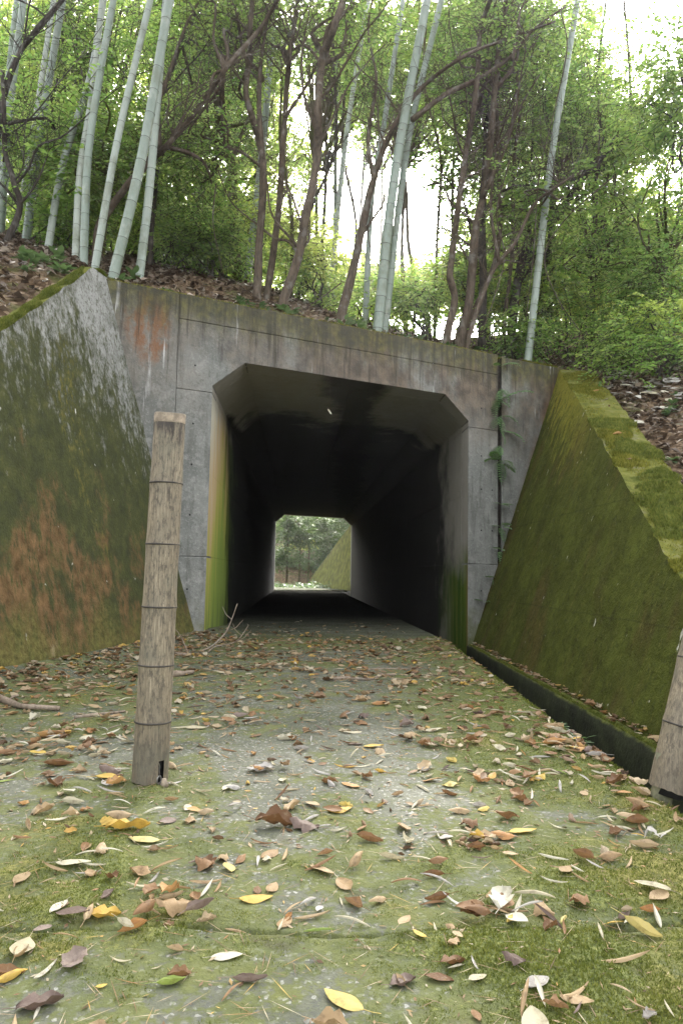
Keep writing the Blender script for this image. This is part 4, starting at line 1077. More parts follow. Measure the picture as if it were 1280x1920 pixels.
def tree(label, pts, Y, w0, w1, bark, blobs=(), leaf=0.07, lm='leafA', branches=(), name='tree', group='trees rooted on the bank above the tunnel',
         twn=26, yw=0.05, nlimb=4, dens=1.0, seed=0, sub=True):
    r0 = np.random.default_rng(seed + 5)
    P = [at(x, y, Y + yw * i * (1 if i % 2 else -.4)) for i, (x, y) in enumerate(pts)]
    zt = float(terrain(P[0][0], P[0][1])); foot = P[0].copy(); foot[2] = min(zt, P[0][2]) - 0.15
    if foot[2] < P[0][2] - 0.35: foot[:2] += (P[0][:2] - P[1][:2]) * 0.15
    path = catmull([foot] + P, 7); n = len(path)
    ra = [.88 * (w0 + (w1 - w0) * (i / (n - 1)) ** .8) / F_PX * Y / 2 for i in range(n)]
    ra[0] *= 1.35; ra[1] *= 1.2; ra[2] *= 1.08
    root = empty(name, tuple(foot), label, 'tree', group)
    b = MB(); b.tube(path, ra, 10, wob=0.07); b.build('trunk', MAT[bark], root, smooth=True)
    ends = []
    for br in branches:
        bp, bw = br
        Q = catmull([at(x, y, Y + 0.12 * i) for i, (x, y) in enumerate(bp)], 6)
        b = MB(); b.tube(Q, np.linspace(bw, bw * .3, len(Q)) / F_PX * Y / 2, 7, wob=.08); b.build('branch', MAT[bark], root, smooth=True)
        ends.append(Q)
    if sub:
        for q in range(7):
            i0 = r0.integers(n // 4, n - 4); p = np.array(path[i0]); sgn = r0.choice([-1, 1])
            st_ = [p]; d = np.array([sgn * r0.uniform(.25, .9), r0.uniform(-.4, .5), r0.uniform(.5, 1.0)]); d /= np.linalg.norm(d)
            l = r0.uniform(.8, 2.4)
            for k in range(7):
                st_.append(st_[-1] + d * l / 7); d = d + r0.normal(0, .22, 3) + [0, 0, .05]; d /= np.linalg.norm(d)
            Q = catmull(st_, 3); rr_ = ra[i0] * r0.uniform(.22, .5)
            b = MB(); b.tube(Q, np.linspace(rr_, rr_ * .25, len(Q)), 6, wob=.08); b.build('branch', MAT[bark], root, smooth=True); ends.append(Q)
    if sub:      # bare twiggy side shoots
        A_, B2 = [], []
        for src in [path[len(path) // 3:]] + ends:
            for p in src[1::2]:
                for _ in range(2):
                    l = r0.uniform(.25, .9); d = r0.normal(0, 1, 3); d[2] = abs(d[2]) * .9 + .1; d /= np.linalg.norm(d)
                    q = np.array(p) + d * l * .5; e_ = q + (d + r0.normal(0, .4, 3)) * l * .5
                    A_ += [np.array(p), q]; B2 += [q, e_]
        twig_mesh((np.array(A_), np.array(B2)), 0.0045, 'twigs', MAT[bark], root)
    V, Fq, tA, tB = [], [], [], []; nv = 0
    for (cx, cy, dY, rx, rz, k) in blobs:
        c = at(cx, cy, Y + dY)
        lim = path[min(len(path) - 1, int(len(path) * .75))]
        gq = r0.normal(0, 1, (k, 3)); gq /= np.linalg.norm(gq, axis=1, keepdims=True)
        k = int(k * dens); gq = r0.normal(0, 1, (k, 3)); gq /= np.linalg.norm(gq, axis=1, keepdims=True)
        C = c + gq * (r0.random((k, 1)) ** .45) * np.array([rx, rx * .8, rz])
        v_, q_, a_, b_ = leaf_cloud(C, 0.36 + .07 * rx, twn, leaf)
        V.append(v_); Fq.append(q_ + nv); nv += len(v_); tA.append(a_); tB.append(b_)
        for i in range(min(nlimb, k)):
            Q = catmull(wiggle(lim, C[i], 5, .10, r0), 3)
            b = MB(); b.tube(Q, np.linspace(ra[-1] * .8 + .006, .008, len(Q)), 6, wob=.08); b.build('limb', MAT[bark], root, smooth=True)
        # thinner sprays from the limbs to every cluster
        src = C[r0.integers(0, min(nlimb, k), k)]
        tA.append(src); tB.append(C)
    if V:
        fast_mesh('crown', np.concatenate(V), np.concatenate(Fq), MAT[lm], root)['kind'] = 'stuff'
        twig_mesh((np.concatenate(tA), np.concatenate(tB)), 0.005, 'twigs', MAT[bark], root)
    return root

# trunks that can be traced in the photograph
tree('dark brown tree leaning right from the bank with a broken bent branch', [(186, 428), (215, 380), (248, 338), (290, 295), (318, 268), (370, 205), (430, 120), (492, 48), (540, -40)], 9.0, 20, 9, 'bark', seed=1,
     branches=[([(310, 276), (345, 284), (380, 302), (392, 325), (397, 345)], 10), ([(300, 285), (298, 200), (320, 130), (352, 40), (390, -20)], 11), ([(330, 250), (380, 195), (425, 120), (470, 70)], 8)],
     blobs=[(430, 30, .6, .8, .6, 10), (330, 300, .8, .6, .4, 9)])
tree('reddish brown tree with a forked top standing over the left corner of the tunnel', [(482, 556), (486, 460), (494, 330), (485, 260), (462, 180), (466, 120), (470, 40), (476, -30)], 9.4, 21, 10, 'bark', seed=2,
     branches=[([(492, 300), (486, 210), (488, 130), (500, 40), (512, -20)], 13)], blobs=[(460, 60, .8, .8, .7, 10)])
tree('brown tree bowing slightly right beside the forked reddish tree', [(500, 558), (522, 400), (530, 280), (537, 170), (545, 90), (562, -20)], 9.8, 17, 10, 'bark', seed=3, branches=[([(535, 220), (580, 150), (610, 80), (630, 0)], 8)], blobs=[(560, 50, 1, .8, .6, 9)])
tree('brown tree curving up to the right over the middle of the tunnel', [(532, 562), (560, 480), (574, 400), (594, 300), (596, 200), (604, 120), (630, 40), (650, -20)], 9.3, 23, 15, 'bark', seed=4, blobs=[(640, 20, .8, .7, .5, 8)], branches=[([(595, 250), (570, 180), (566, 100), (580, 20)], 8)])
tree('mossy old tree bending left with a fork, standing far back', [(444, 520), (437, 400), (434, 310), (414, 250), (408, 180), (415, 125), (388, 62), (330, 40), (300, 10)], 11.5, 23, 15, 'bark3', seed=5,
     branches=[([(436, 300), (450, 260), (468, 215)], 12), ([(412, 232), (440, 236), (480, 225)], 10), ([(414, 150), (440, 80), (480, 30)], 12)], blobs=[(400, 60, .5, 1.2, .8, 14)])
tree('dark crooked trunk at the left border in front of pale culms', [(14, 452), (38, 390), (26, 340), (10, 280), (8, 200), (5, 132)], 8.6, 16, 9, 'bark2', seed=6, blobs=[(20, 250, .5, .5, .4, 6)])
tree('dark diagonal trunk crossing the leftmost bamboo', [(2, 215), (35, 105), (75, 50), (122, -6), (150, -50)], 8.8, 13, 11, 'bark2', seed=7)
tree('thin dark tree behind the thickest leaning bamboo', [(285, 420), (295, 300), (296, 210), (330, 110), (350, 50), (395, -10)], 10.0, 13, 8, 'bark2', seed=8, blobs=[(360, 90, .5, .8, .6, 9)])
tree('grey purple tree leaning into the bright gap with long arching boughs', [(640, 592), (668, 480), (692, 365), (715, 290), (745, 225), (790, 165), (870, 105), (960, 70), (1040, 40)], 9.6, 25, 4, 'bark', seed=9,
     branches=[([(772, 225), (830, 180), (890, 150), (950, 112), (1000, 55), (1060, 12)], 12), ([(700, 335), (690, 260), (705, 150), (690, 60), (700, -10)], 10), ([(960, 112), (970, 60), (975, 20), (1000, -30)], 8)], blobs=[(930, 80, 1., .9, .5, 10)])
tree('reddish tree with a swollen bend near its foot at the right edge of the gap', [(838, 628), (852, 560), (843, 520), (848, 470), (860, 375), (874, 280), (892, 170), (900, 60), (925, -20)], 9.9, 19, 10, 'bark', seed=10, blobs=[(890, 120, .8, .9, .8, 11)])
tree('stout reddish tree with a flared foot right of the swollen bent tree', [(862, 634), (880, 560), (890, 440), (912, 330), (924, 200), (935, 90), (950, -20)], 10.1, 25, 11, 'bark', seed=11,
     branches=[([(905, 370), (955, 250), (968, 170), (972, 80), (1000, 20)], 11), ([(890, 430), (920, 330), (965, 220), (1010, 140)], 10)], blobs=[(960, 90, .8, 1.0, .8, 13)])
tree('dark upright tree standing just behind the two reddish trees', [(903, 600), (905, 500), (902, 420), (912, 260), (910, 120), (915, -20)], 11.2, 20, 15, 'bark2', seed=12, blobs=[(920, 260, .6, 1.0, 1.1, 16)])
tree('crooked slender tree forking by the wall top near the ferny crack', [(880, 628), (920, 515), (965, 455), (1000, 385), (1050, 345), (1090, 320)], 9.9, 12, 5, 'bark', seed=13, branches=[([(935, 490), (920, 400), (925, 320), (935, 240)], 8)], blobs=[(1010, 380, .8, .9, .6, 10)])
tree('dark diagonal tree leaning right behind the white banded bamboo', [(960, 600), (985, 465), (1045, 405), (1090, 335), (1130, 292), (1165, 255)], 11.5, 22, 14, 'bark2', seed=14, blobs=[(1150, 270, .6, 1.1, .7, 13)])
tree('thin brown tree standing between the bent trunk and the dark upright tree', [(878, 610), (930, 480), (936, 360), (930, 200), (940, 60), (960, -20)], 10.6, 13, 8, 'bark', seed=15, blobs=[(1000, 40, .5, .9, .5, 9)])
tree('slender dark tree at the foot of the bright right-hand foliage', [(1010, 640), (1015, 540), (1030, 440), (1035, 300), (1020, 180)], 12.0, 13, 7, 'bark2', seed=16, blobs=[(1040, 240, .5, 1.1, 1.0, 14)])

# trees whose crowns fill the view behind them
THIN = [(95, 440, 110, 'left of the paired culms'), (235, 430, 262, 'between the corner culms'), (345, 470, 372, 'right of the thickest leaning culm'), (415, 500, 398, 'left of the mossy old tree'), (455, 520, 500, 'right of the mossy old tree'),
        (545, 540, 520, 'behind the bowing brown tree'), (590, 560, 622, 'left of the bright gap'), (655, 560, 668, 'at the left border of the bright gap'), (815, 590, 806, 'at the right border of the bright gap'), (870, 600, 838, 'behind the swollen bent tree'),
        (945, 610, 985, 'left of the lone banded culm'), (1045, 610, 1008, 'right of the lone banded culm'), (1095, 620, 1140, 'in the shade behind the right coping'), (1185, 630, 1165, 'far right in the leafy shade')]
for i, (bx, by, tx, wh) in enumerate(THIN):
    rr = random.Random(900 + i); mid = [((bx * (1 - f) + tx * f) + rr.uniform(-22, 22), by * (1 - f)) for f in (.25, .5, .75)]
    tree('very thin dark trunk ' + wh, [(bx, by)] + mid + [(tx, -40)], 11.4 + (i * 7 % 5) * .7, rr.uniform(8, 13), 5, ('bark2', 'bark', 'bark3')[i % 3], seed=500 + i, group='thin trunks on the bank above the tunnel', name='tree')
BG = [
    # label, base px x, crown blobs (x, y, dY, rx, rz, clusters), Y, leaf material
    ('tall evergreen with crown spilling in at the top left corner', 60, [(40, 70, 0, 1.3, 1.4, 26), (60, 300, -.5, 1.0, .8, 16)], 11.5, 'leafA'),
    ('bushy evergreen filling the space behind the paired culms', 170, [(170, 120, 0, 1.4, 1.2, 26), (120, 250, 0, 1.1, .9, 18)], 12.0, 'leafA'),
    ('small leaved understory tree among the left culms', 190, [(205, 270, 0, 1.0, .6, 22), (160, 300, 0, .7, .45, 14), (120, 350, 0, .6, .4, 10), (290, 260, .4, .6, .4, 10)], 9.6, 'leafA'),
    ('evergreen with open crown above the leaning dark trunk', 330, [(330, 120, 0, 1.4, 1.2, 20), (400, 20, 0, 1.4, .7, 16)], 14.0, 'leafA'),
    ('low spreading evergreen right of the thick culms', 370, [(350, 350, 0, 1.2, .8, 15), (420, 400, 0, 1.0, .7, 10), (400, 300, .5, .7, .6, 8)], 12.0, 'leafA'),
    ('evergreen behind the mossy old tree', 480, [(475, 190, 0, 1.2, 1.0, 16), (520, 80, 0, 1.4, .9, 18), (450, 450, 0, 1.0, .7, 16)], 14.5, 'leafA'),
    ('airy evergreen above the tunnel centre', 600, [(610, 60, 0, 1.3, .9, 18), (640, 190, 0, 1.0, .8, 12), (590, 300, 0, .8, .8, 9)], 15.0, 'leafA'),
    ('evergreen whose crown hangs over the bright gap', 760, [(740, 50, 0, 1.5, .8, 20), (800, 170, 0, 1.1, .8, 16), (760, 250, 0, .8, .4, 8)], 14.5, 'leafA'),
    ('evergreen crowded behind the reddish trees', 900, [(890, 60, 0, 1.3, .9, 22), (930, 220, 0, 1.3, 1.0, 24), (880, 330, .5, .7, .9, 12)], 13.0, 'leafA'),
    ('dark leaved evergreen right of the reddish trees', 985, [(985, 340, 0, 1.2, .8, 26), (960, 450, 0, 1.0, .8, 20), (1000, 180, 0, 1.0, .8, 16)], 12.5, 'leafA'),
    ('broad evergreen drooping behind the lone white banded culm', 1110, [(1110, 330, 0, 1.2, .7, 22), (1060, 230, 0, 1.0, .9, 16), (1110, 460, 0, 1.2, .8, 24)], 12.0, 'leafA'),
    ('evergreen spreading at the right border under the open sky', 1240, [(1230, 400, 0, 1.1, .6, 22), (1180, 500, 0, 1.2, .7, 24), (1250, 250, 0, .6, .4, 12)], 11.0, 'leafA'),
    ('dark crowned tree poking in at the top right corner', 1340, [(1270, 110, 0, .45, .75, 16), (1262, 210, 0, .45, .5, 12)], 9.5, 'leafA'),
    ('yellow green sunlit tree glowing behind the upper left culms', 80, [(60, 120, 0, 3.0, 3.0, 44), (190, 300, 0, 3.0, 2.4, 40)], 23.0, 'leafB'),
    ('yellow green sunlit tree glowing low behind the left bank', 260, [(120, 400, 0, 3.0, 1.3, 36), (300, 410, 0, 2.6, 1.4, 34)], 21.0, 'leafB'),
    ('sunlit tree with a thin crown behind the leaning dark trunk', 340, [(330, 50, 0, 3.0, 2.6, 28), (420, 180, 0, 2.4, 2.0, 18)], 25.0, 'leafB'),
    ('sunlit tree low between the brown trunks', 470, [(430, 450, 0, 2.6, 1.3, 30), (540, 470, 0, 2.0, 1.1, 20), (530, 330, 0, 1.8, 1.8, 12)], 23.0, 'leafB'),
    ('hazy sunlit thicket tree below the bright gap', 700, [(640, 530, 0, 1.8, .6, 18), (760, 535, 0, 1.8, .55, 18)], 21.0, 'leafB'),
    ('sunlit tree behind the dark diagonal trunk', 1010, [(1010, 450, 0, 2.8, 1.8, 34), (900, 520, 0, 2.0, .9, 20)], 23.0, 'leafB'),
    ('bright yellow green tree filling the right side', 1160, [(1130, 470, 0, 2.6, 1.5, 34), (1220, 440, 0, 2.0, 1.2, 26), (1240, 560, 0, 2.0, 1.3, 28), (1130, 590, 0, 2.2, 1.0, 24)], 20.0, 'leafB'),
    ('pale washed out tree in the upper right haze', 1060, [(1060, 110, 0, 2.0, 2.0, 16), (1000, 260, 0, 2.2, 1.8, 20), (1160, 260, 0, 2.2, .8, 18)], 24.0, 'leafB'),
    ('sunlit tree showing between trunks at top centre', 660, [(690, 110, 0, 2.4, 1.6, 16), (850, 110, 0, 2.2, 2.0, 22)], 25.0, 'leafB'),
]
BG += [('evergreen with drooping sprays right above the bright gap', 800, [(700, 140, 0, 1.0, .9, 20), (850, 70, 0, 1.0, .8, 18), (840, 250, 0, .8, .9, 16), (770, 110, .6, 1.0, .8, 16)], 13.2, 'leafA'),
       ('open evergreen at the top between the two bright gaps', 1030, [(1000, 60, 0, 1.2, .7, 18), (1060, 130, 0, 1.1, .9, 20), (1140, 220, 0, 1.0, .5, 14)], 13.6, 'leafA'),
       ('evergreen behind the twin reddish trees low down', 870, [(880, 480, 0, .8, .9, 18), (850, 560, 0, 1.0, .5, 16), (960, 540, 0, 1.0, .6, 18)], 13.4, 'leafA'),
       ('sunlit tree filling the top centre behind the culms', 720, [(700, 60, 0, 2.6, 1.8, 22), (800, 190, 0, 2.4, 1.4, 20), (620, 200, 0, 2.0, 1.6, 14)], 24.0, 'leafB'),
       ('sunlit tree filling the top right behind the open evergreen', 1000, [(960, 60, 0, 2.4, 2.0, 22), (1080, 200, 0, 2.2, 1.4, 18)], 23.0, 'leafB'),
       ('evergreen right of the thick culms high up', 360, [(380, 230, 0, 1.1, .9, 18), (300, 40, 0, 1.0, .8, 14), (480, 300, 0, .8, 1.0, 14)], 13.2, 'leafA')]
HIGH_SHADE = [('tall tree with crown added above the view to shade the left of the bank', 240, [(100, -200, 0, 2.2, 1.4, 26), (350, -230, 0, 2.2, 1.5, 26), (200, -480, 0, 2.6, 1.5, 24)], 13.5, 'leafA'),  # crowns out of view, added to keep sun off the lane
        ('tall tree with crown added above the view to shade the tunnel front', 610, [(560, -150, 0, 2.0, 1.2, 22), (760, -200, 0, 2.2, 1.4, 26), (650, -470, 0, 2.6, 1.6, 26), (640, -760, 0, 2.6, 1.6, 20)], 13.5, 'leafA'),
        ('tall tree with crown added above the view to shade the reddish trunks', 915, [(930, -160, 0, 2.0, 1.2, 22), (900, -450, 0, 2.6, 1.6, 26), (980, -760, 0, 2.6, 1.6, 20)], 14.0, 'leafA')]
BG += HIGH_SHADE
for i, (lab, bx, bl, Y, lm) in enumerate(BG):
    cx, cy = bl[0][:2]
    big = Y > 18
    tree(lab, [(bx, 600), ((bx * 2 + cx) / 3, 470), ((bx + cx) / 2 + 6, 320 if cy < 320 else 520), (cx, cy)], Y, 15 if not big else 12, 5, ('bark2', 'bark', 'bark3')[i % 3], blobs=bl, leaf=0.085 if not big else 0.14,
         lm=lm, seed=40 + i, twn=22 if not big else 24, nlimb=5, sub=False, dens=(.6 if bl[0][1] < -100 else .78) if not big else 2.2, group='trees whose leaves fill the view above the tunnel')

# shrubs along the bank
SH = [('low shrub behind the headwall below the leaning dark trunk', 320, 455, 10.5, .7, .35, 'leafA'), ('leafy shrub at the foot of the forked reddish tree', 420, 490, 11.0, .8, .35, 'leafA'),
      ('thin shrub between the brown trunks', 545, 520, 11.5, .7, .3, 'leafA'), ('hazy shrub under the bright gap', 620, 555, 12.0, .7, .3, 'leafA'), ('shrub right of the yellow footed culm', 770, 570, 11.5, .7, .25, 'leafA'),
      ('shrub behind the swollen bent tree', 920, 560, 12.0, .8, .5, 'leafA'), ('dense dark shrub behind the lone culm', 1010, 580, 11.5, .8, .5, 'leafA'), ('dense shrub above the right coping', 1090, 620, 11.5, .9, .45, 'leafA'),
      ('dark leafy shrub over the right leaf bank', 1180, 620, 10.5, .9, .45, 'leafA'), ('yellow lit shrub at the right border', 1262, 610, 9.6, .55, .35, 'leafB'), ('sprawling shrub at the right border above pale leaves', 1240, 670, 9.0, .6, .25, 'leafA'),
      ('shrub over the bare bank on the far left', 40, 395, 11.0, .7, .4, 'leafA'), ('shrub between the left culms', 130, 420, 10.4, .6, .35, 'leafA'), ('shrub behind the corner culms', 230, 430, 10.6, .7, .4, 'leafA')]
SH += [('wispy shrub low on the bank, %s' % wh, x, y, Y, rx, .28, 'leafA' if Y < 11.3 else 'leafB') for wh, x, y, Y, rx in [('left of the corner culms', 110, 455, 9.6, .5), ('between the corner culms and the leaning dark trunk', 340, 400, 11.2, .7), ('under the broken bent branch', 395, 440, 10.6, .7), ('left of the forked reddish tree', 455, 420, 11.6, .7), ('right of the bowing brown tree', 560, 440, 12.2, .6), ('left of the bright gap', 600, 490, 11.4, .6), ('below the bright gap', 690, 560, 11.0, .5), ('right of the yellow footed culm, nearer', 790, 560, 10.6, .5), ('just behind the swollen bent tree', 815, 530, 12.5, .5), ('right of the ferny crack', 960, 640, 10.6, .5), ('left of the lone culm foot', 955, 560, 12.6, .7), ('right of the lone culm foot', 1060, 560, 11.8, .8), ('at the right above the pale leaves', 1160, 680, 10.0, .5), ('at the right border, upper', 1230, 540, 10.8, .7)]]
for i, (lab, x, y, Y, rx, rz, lm) in enumerate(SH):
    r0 = np.random.default_rng(300 + i)
    c = at(x, y, Y); f = np.array([c[0], c[1], float(terrain(c[0], c[1])) - .05]); c[2] = max(c[2], f[2] + rz * .8 + .1)
    root = empty('shrub', tuple(f), lab, 'shrub', 'shrubs on the bank above the tunnel')
    k = 13; gq = r0.normal(0, 1, (k, 3)); gq /= np.linalg.norm(gq, axis=1, keepdims=True); C = c + gq * (r0.random((k, 1)) ** .5) * np.array([rx, rx * .8, rz])
    for q in range(5):
        b = MB(); Q = catmull(wiggle(f + r0.normal(0, .08, 3) * [1, 1, 0], C[q], 5, .06, r0), 3); b.tube(Q, np.linspace(.016, .006, len(Q)), 5, wob=.1); b.build('stem', MAT['bark2'], root, smooth=True)
    v_, q_, a_, b_ = leaf_cloud(C, .28, 15, .072)
    fast_mesh('foliage', v_, q_, MAT[lm], root)['kind'] = 'stuff'
    twig_mesh((np.concatenate([a_, C[r0.integers(0, 5, k)]]), np.concatenate([b_, C])), .004, 'twigs', MAT['bark2'], root)

# hanging vines
for i, (pts, Y) in enumerate([([(1050, 20), (1062, 90), (1040, 200), (1010, 330), (1000, 470), (985, 600)], 9.8), ([(955, 300), (930, 400), (945, 480), (925, 560), (900, 630)], 9.7), ([(840, 0), (845, 70), (870, 150), (880, 260), (905, 350)], 10.0),
                              ([(1150, 330), (1060, 410), (1020, 480), (1045, 560), (1100, 640)], 9.9), ([(405, 345), (400, 420), (420, 520)], 9.4), ([(640, 530), (600, 560), (560, 585)], 9.2), ([(985, 430), (940, 445), (905, 490), (930, 520), (975, 470)], 9.9), ([(700, 380), (690, 450), (720, 530), (700, 600)], 9.6)]):
    b = MB(); Q = catmull([at(x, y, Y + .1 * (k % 3)) for k, (x, y) in enumerate(pts)], 6); b.tube(Q, np.linspace(.010, .006, len(Q)), 5)
    lab = ['long thin vine hanging over the lone white banded culm', 'thin vine looping down to the wall top right of the tunnel', 'thin vine hanging from the top between the reddish trees', 'vine arching over the right-hand dark shrubs', 'thin vine hanging from the broken bent branch', 'thin vine trailing along the headwall top', 'vine curled round the slender forking tree', 'thin vine hanging in front of the bright gap'][i]
    tag(b.build('vine', MAT['bark'], smooth=True), lab, 'vine', 'vines hanging in the trees')

# beyond the far mouth: conifers and undergrowth
FARB = [('conifer with tiered branches seen through the tunnel', 537, 40, [(537, 985, 0, .9, .7, 14), (530, 1040, 0, 1.1, .6, 14), (560, 1010, .5, .9, .7, 14)], 'leafC'),
        ('yellow green young tree seen through the tunnel', 560, 43, [(565, 1010, 0, .9, .35, 9)], 'leafB'), ('thin dark tree at the centre of the far mouth', 577, 42, [(590, 975, 0, 1.3, .6, 16), (620, 1000, 0, 1.2, .6, 14)], 'leafC'),
        ('grey green tree at the right of the far mouth', 625, 45, [(630, 980, 0, 1.3, .8, 18), (610, 1040, 0, 1.4, .8, 18), (650, 960, -2, 1.0, .7, 12)], 'leafC'), ('dark undergrowth tree low in the far mouth', 540, 47, [(540, 1070, 0, 1.6, .7, 18), (590, 1065, 0, 1.5, .6, 16), (570, 985, 1, 1.8, 1.0, 20)], 'leafC')]
for i, (lab, bx, Y, bl, lm) in enumerate(FARB):
    tree(lab, [(bx, 1096), (bx + 2, 1050), (bx + 3, 990), (bx + 4, 950), (bx + 4, 880)], Y, 6, 3, 'bark3', blobs=bl, leaf=.16, lm=lm, seed=90 + i, twn=22, nlimb=4, sub=False, name='tree', group='trees beyond the far mouth of the tunnel')
tree('unseen tree added to shade the far mouth of the tunnel', [(470, 1096), (480, 1000), (500, 900), (560, 800)], 36, 8, 4, 'bark3', blobs=[(560, 780, -3, 3.0, 1.2, 36), (620, 820, 0, 3.0, 1.2, 30), (480, 800, -2, 2.5, 1.5, 26), (560, 640, -3, 5.0, 1.5, 60), (640, 700, 3, 5.0, 1.5, 50)], leaf=.18, lm='leafA', seed=99, twn=24, nlimb=5, sub=False, group='trees beyond the far mouth of the tunnel')  # out-of-view canopy added to cut sky light on the far floor
# wooded slope behind them, one far mass
r0 = np.random.default_rng(4)
C = np.stack([r0.uniform(-12, 8, 420), r0.uniform(50, 62, 420), r0.uniform(0, 12, 420)], -1)
v_, q_, a_, b_ = leaf_cloud(C, 1.0, 14, .24)
tag(fast_mesh('far_woods', v_, q_, MAT['leafC']), kind='stuff')
C = np.stack([r0.uniform(-9, 3, 150), r0.uniform(46, 50, 150), r0.uniform(0.1, 2.6, 150)], -1)
v_, q_, a_, b_ = leaf_cloud(C, .7, 16, .2)
tag(fast_mesh('far_undergrowth', v_, q_, MAT['leafC']), kind='stuff')
C = np.stack([r0.uniform(-5, 0, 60), r0.uniform(34, 37, 60), r0.uniform(0.0, .12, 60)], -1)
v_, q_, a_, b_ = leaf_cloud(C, .5, 14, .12, flat=.15)
tag(fast_mesh('far_ground_cover', v_, q_, MAT['herb']), kind='stuff')
# closed wood further up the hill, left and right of the gap
for k, (x0, x1, n_) in enumerate([(-22, -3.4, 1500), (8.0, 30, 700)]):
    C = np.stack([r0.uniform(x0, x1, n_), r0.uniform(27, 34, n_), r0.uniform(4, 29 if k == 0 else 15, n_)], -1)
    v_, q_, a_, b_ = leaf_cloud(C, 1.1, 12, .22)
    tag(fast_mesh('distant_woods', v_, q_, MAT['leafB']), kind='stuff')

# ------------------------------------------------------------------ ferns and small plants
def frond_mesh(L, n, w, droop, seed):
    r0 = random.Random(seed); b = MB(); pts = []
    for i in range(n + 1):
        u = i / n; pts.append(np.array([L * u * (1 - .15 * u), 0.02 * math.sin(u * 3 + seed), L * (0.35 * u - droop * u * u)]))
    b.tube(pts, np.linspace(.0022, .0008, n + 1), 4)
    for i in range(2, n + 1):
        u = i / n; pl = w * (math.sin(math.pi * min(1, u * 0.92 + 0.06)) ** .7) * (1 if u < .97 else .5)
        for sg in (-1, 1):
            p = pts[i]; d = np.array([0.35, sg, -.18 + r0.uniform(-.1, .1)]); d /= np.linalg.norm(d)
            wd = np.array([1, 0, 0.2]) * L / n * .42
            b.add([p - wd * .5, p + d * pl * .55 - wd, p + d * pl, p + d * pl * .55 + wd, p + wd * .6], [(0, 1, 2, 3, 4)])
    me = bpy.data.meshes.new('frond'); me.from_pydata(b.v, [], b.f); me.materials.append(MAT['fern']); return me
FRONDS = [frond_mesh(.54, 16, .10, .45, 1), frond_mesh(.36, 12, .085, .55, 2), frond_mesh(.25, 9, .075, .3, 3), frond_mesh(.32, 11, .07, .7, 4)]
def fern(P, label, angs, sc=1.0, grp='ferns growing in the wall crack'):
    root = empty('fern', tuple(P), label, 'fern', grp)
    for k, (az, el, m, s) in enumerate(angs):
        o = bpy.data.objects.new('frond', FRONDS[m]); COL.objects.link(o); o.parent = root
        o.rotation_euler = (R(random.uniform(-15, 15)), R(-el), R(az)); o.scale = (s * sc,) * 3
    return root
def crack(z): return fac(4.032, z, -0.02)
FA_DEG = 90 - math.degrees(FA)      # azimuth of the headwall
def toward(a): return FA_DEG + a    # 0 along the wall to the right, -90 out of the wall
def ferns_at(z, label, spec): fern(crack(z), label, [(toward(a), el, m, s) for a, el, m, s in spec])
ferns_at(3.62, 'thin fern frond arching right at the top of the wall crack', [(-25, 15, 1, .9), (-150, 0, 2, .7)])
ferns_at(3.30, 'drooping fern tuft just below the top of the crack', [(-90, -30, 1, .9), (-60, -45, 3, 1.0), (-130, -50, 1, .8), (-100, -70, 3, .9)])
ferns_at(3.14, 'largest fern with a long frond spread right across the wall', [(-22, 22, 0, 1.05), (-140, -20, 1, 1.0), (-160, -45, 3, 1.0), (-80, -40, 2, 1.0)])
ferns_at(2.92, 'fern with two narrow fronds halfway down the crack', [(-20, 0, 3, 1.0), (-150, -35, 1, .9), (-100, -60, 3, .9)])
ferns_at(2.72, 'fern with one drooping frond right of the crack', [(-18, -10, 1, 1.2), (-60, -55, 3, .8)])
ferns_at(2.52, 'small fern hanging left from the crack', [(-158, -30, 1, .8), (-120, -60, 2, .9)])
ferns_at(2.30, 'bushiest blue green fern in the lower half of the crack', [(-165, 5, 1, 1.0), (-140, -20, 1, .9), (-90, -10, 1, .9), (-50, -20, 1, .8), (-110, -55, 3, 1.1), (-70, -55, 3, 1.0), (-30, -40, 2, 1.2), (-150, 20, 2, 1.2)])
ferns_at(1.72, 'small fern in the crack below the bushy one', [(-90, -20, 2, .9), (-40, -10, 2, .8), (-140, -10, 2, .9)])
ferns_at(1.42, 'fern tuft low in the crack', [(-90, 0, 2, 1.0), (-150, -10, 2, 1.0), (-40, -20, 2, 1.0), (-100, -50, 3, .8)])
ferns_at(1.10, 'fern tuft just above the end of the crack', [(-70, -10, 2, 1.1), (-140, 0, 2, 1.0), (-110, -50, 3, .9)])
fern(fac(3.95, 0.72, -.03), 'small fern where the crack meets the right wing wall', [(toward(a), el, m, s) for a, el, m, s in [(-150, 0, 2, 1.1), (-90, -10, 2, 1.1), (-120, -40, 3, .9), (-60, 10, 2, 1.0)]])
fern(fac(3.78, 0.40, -.03), 'lowest fern near the ledge at the foot of the wing wall', [(toward(a), el, m, s) for a, el, m, s in [(-160, 5, 2, 1.0), (-110, 0, 2, 1.1), (-70, 10, 2, .9)]])

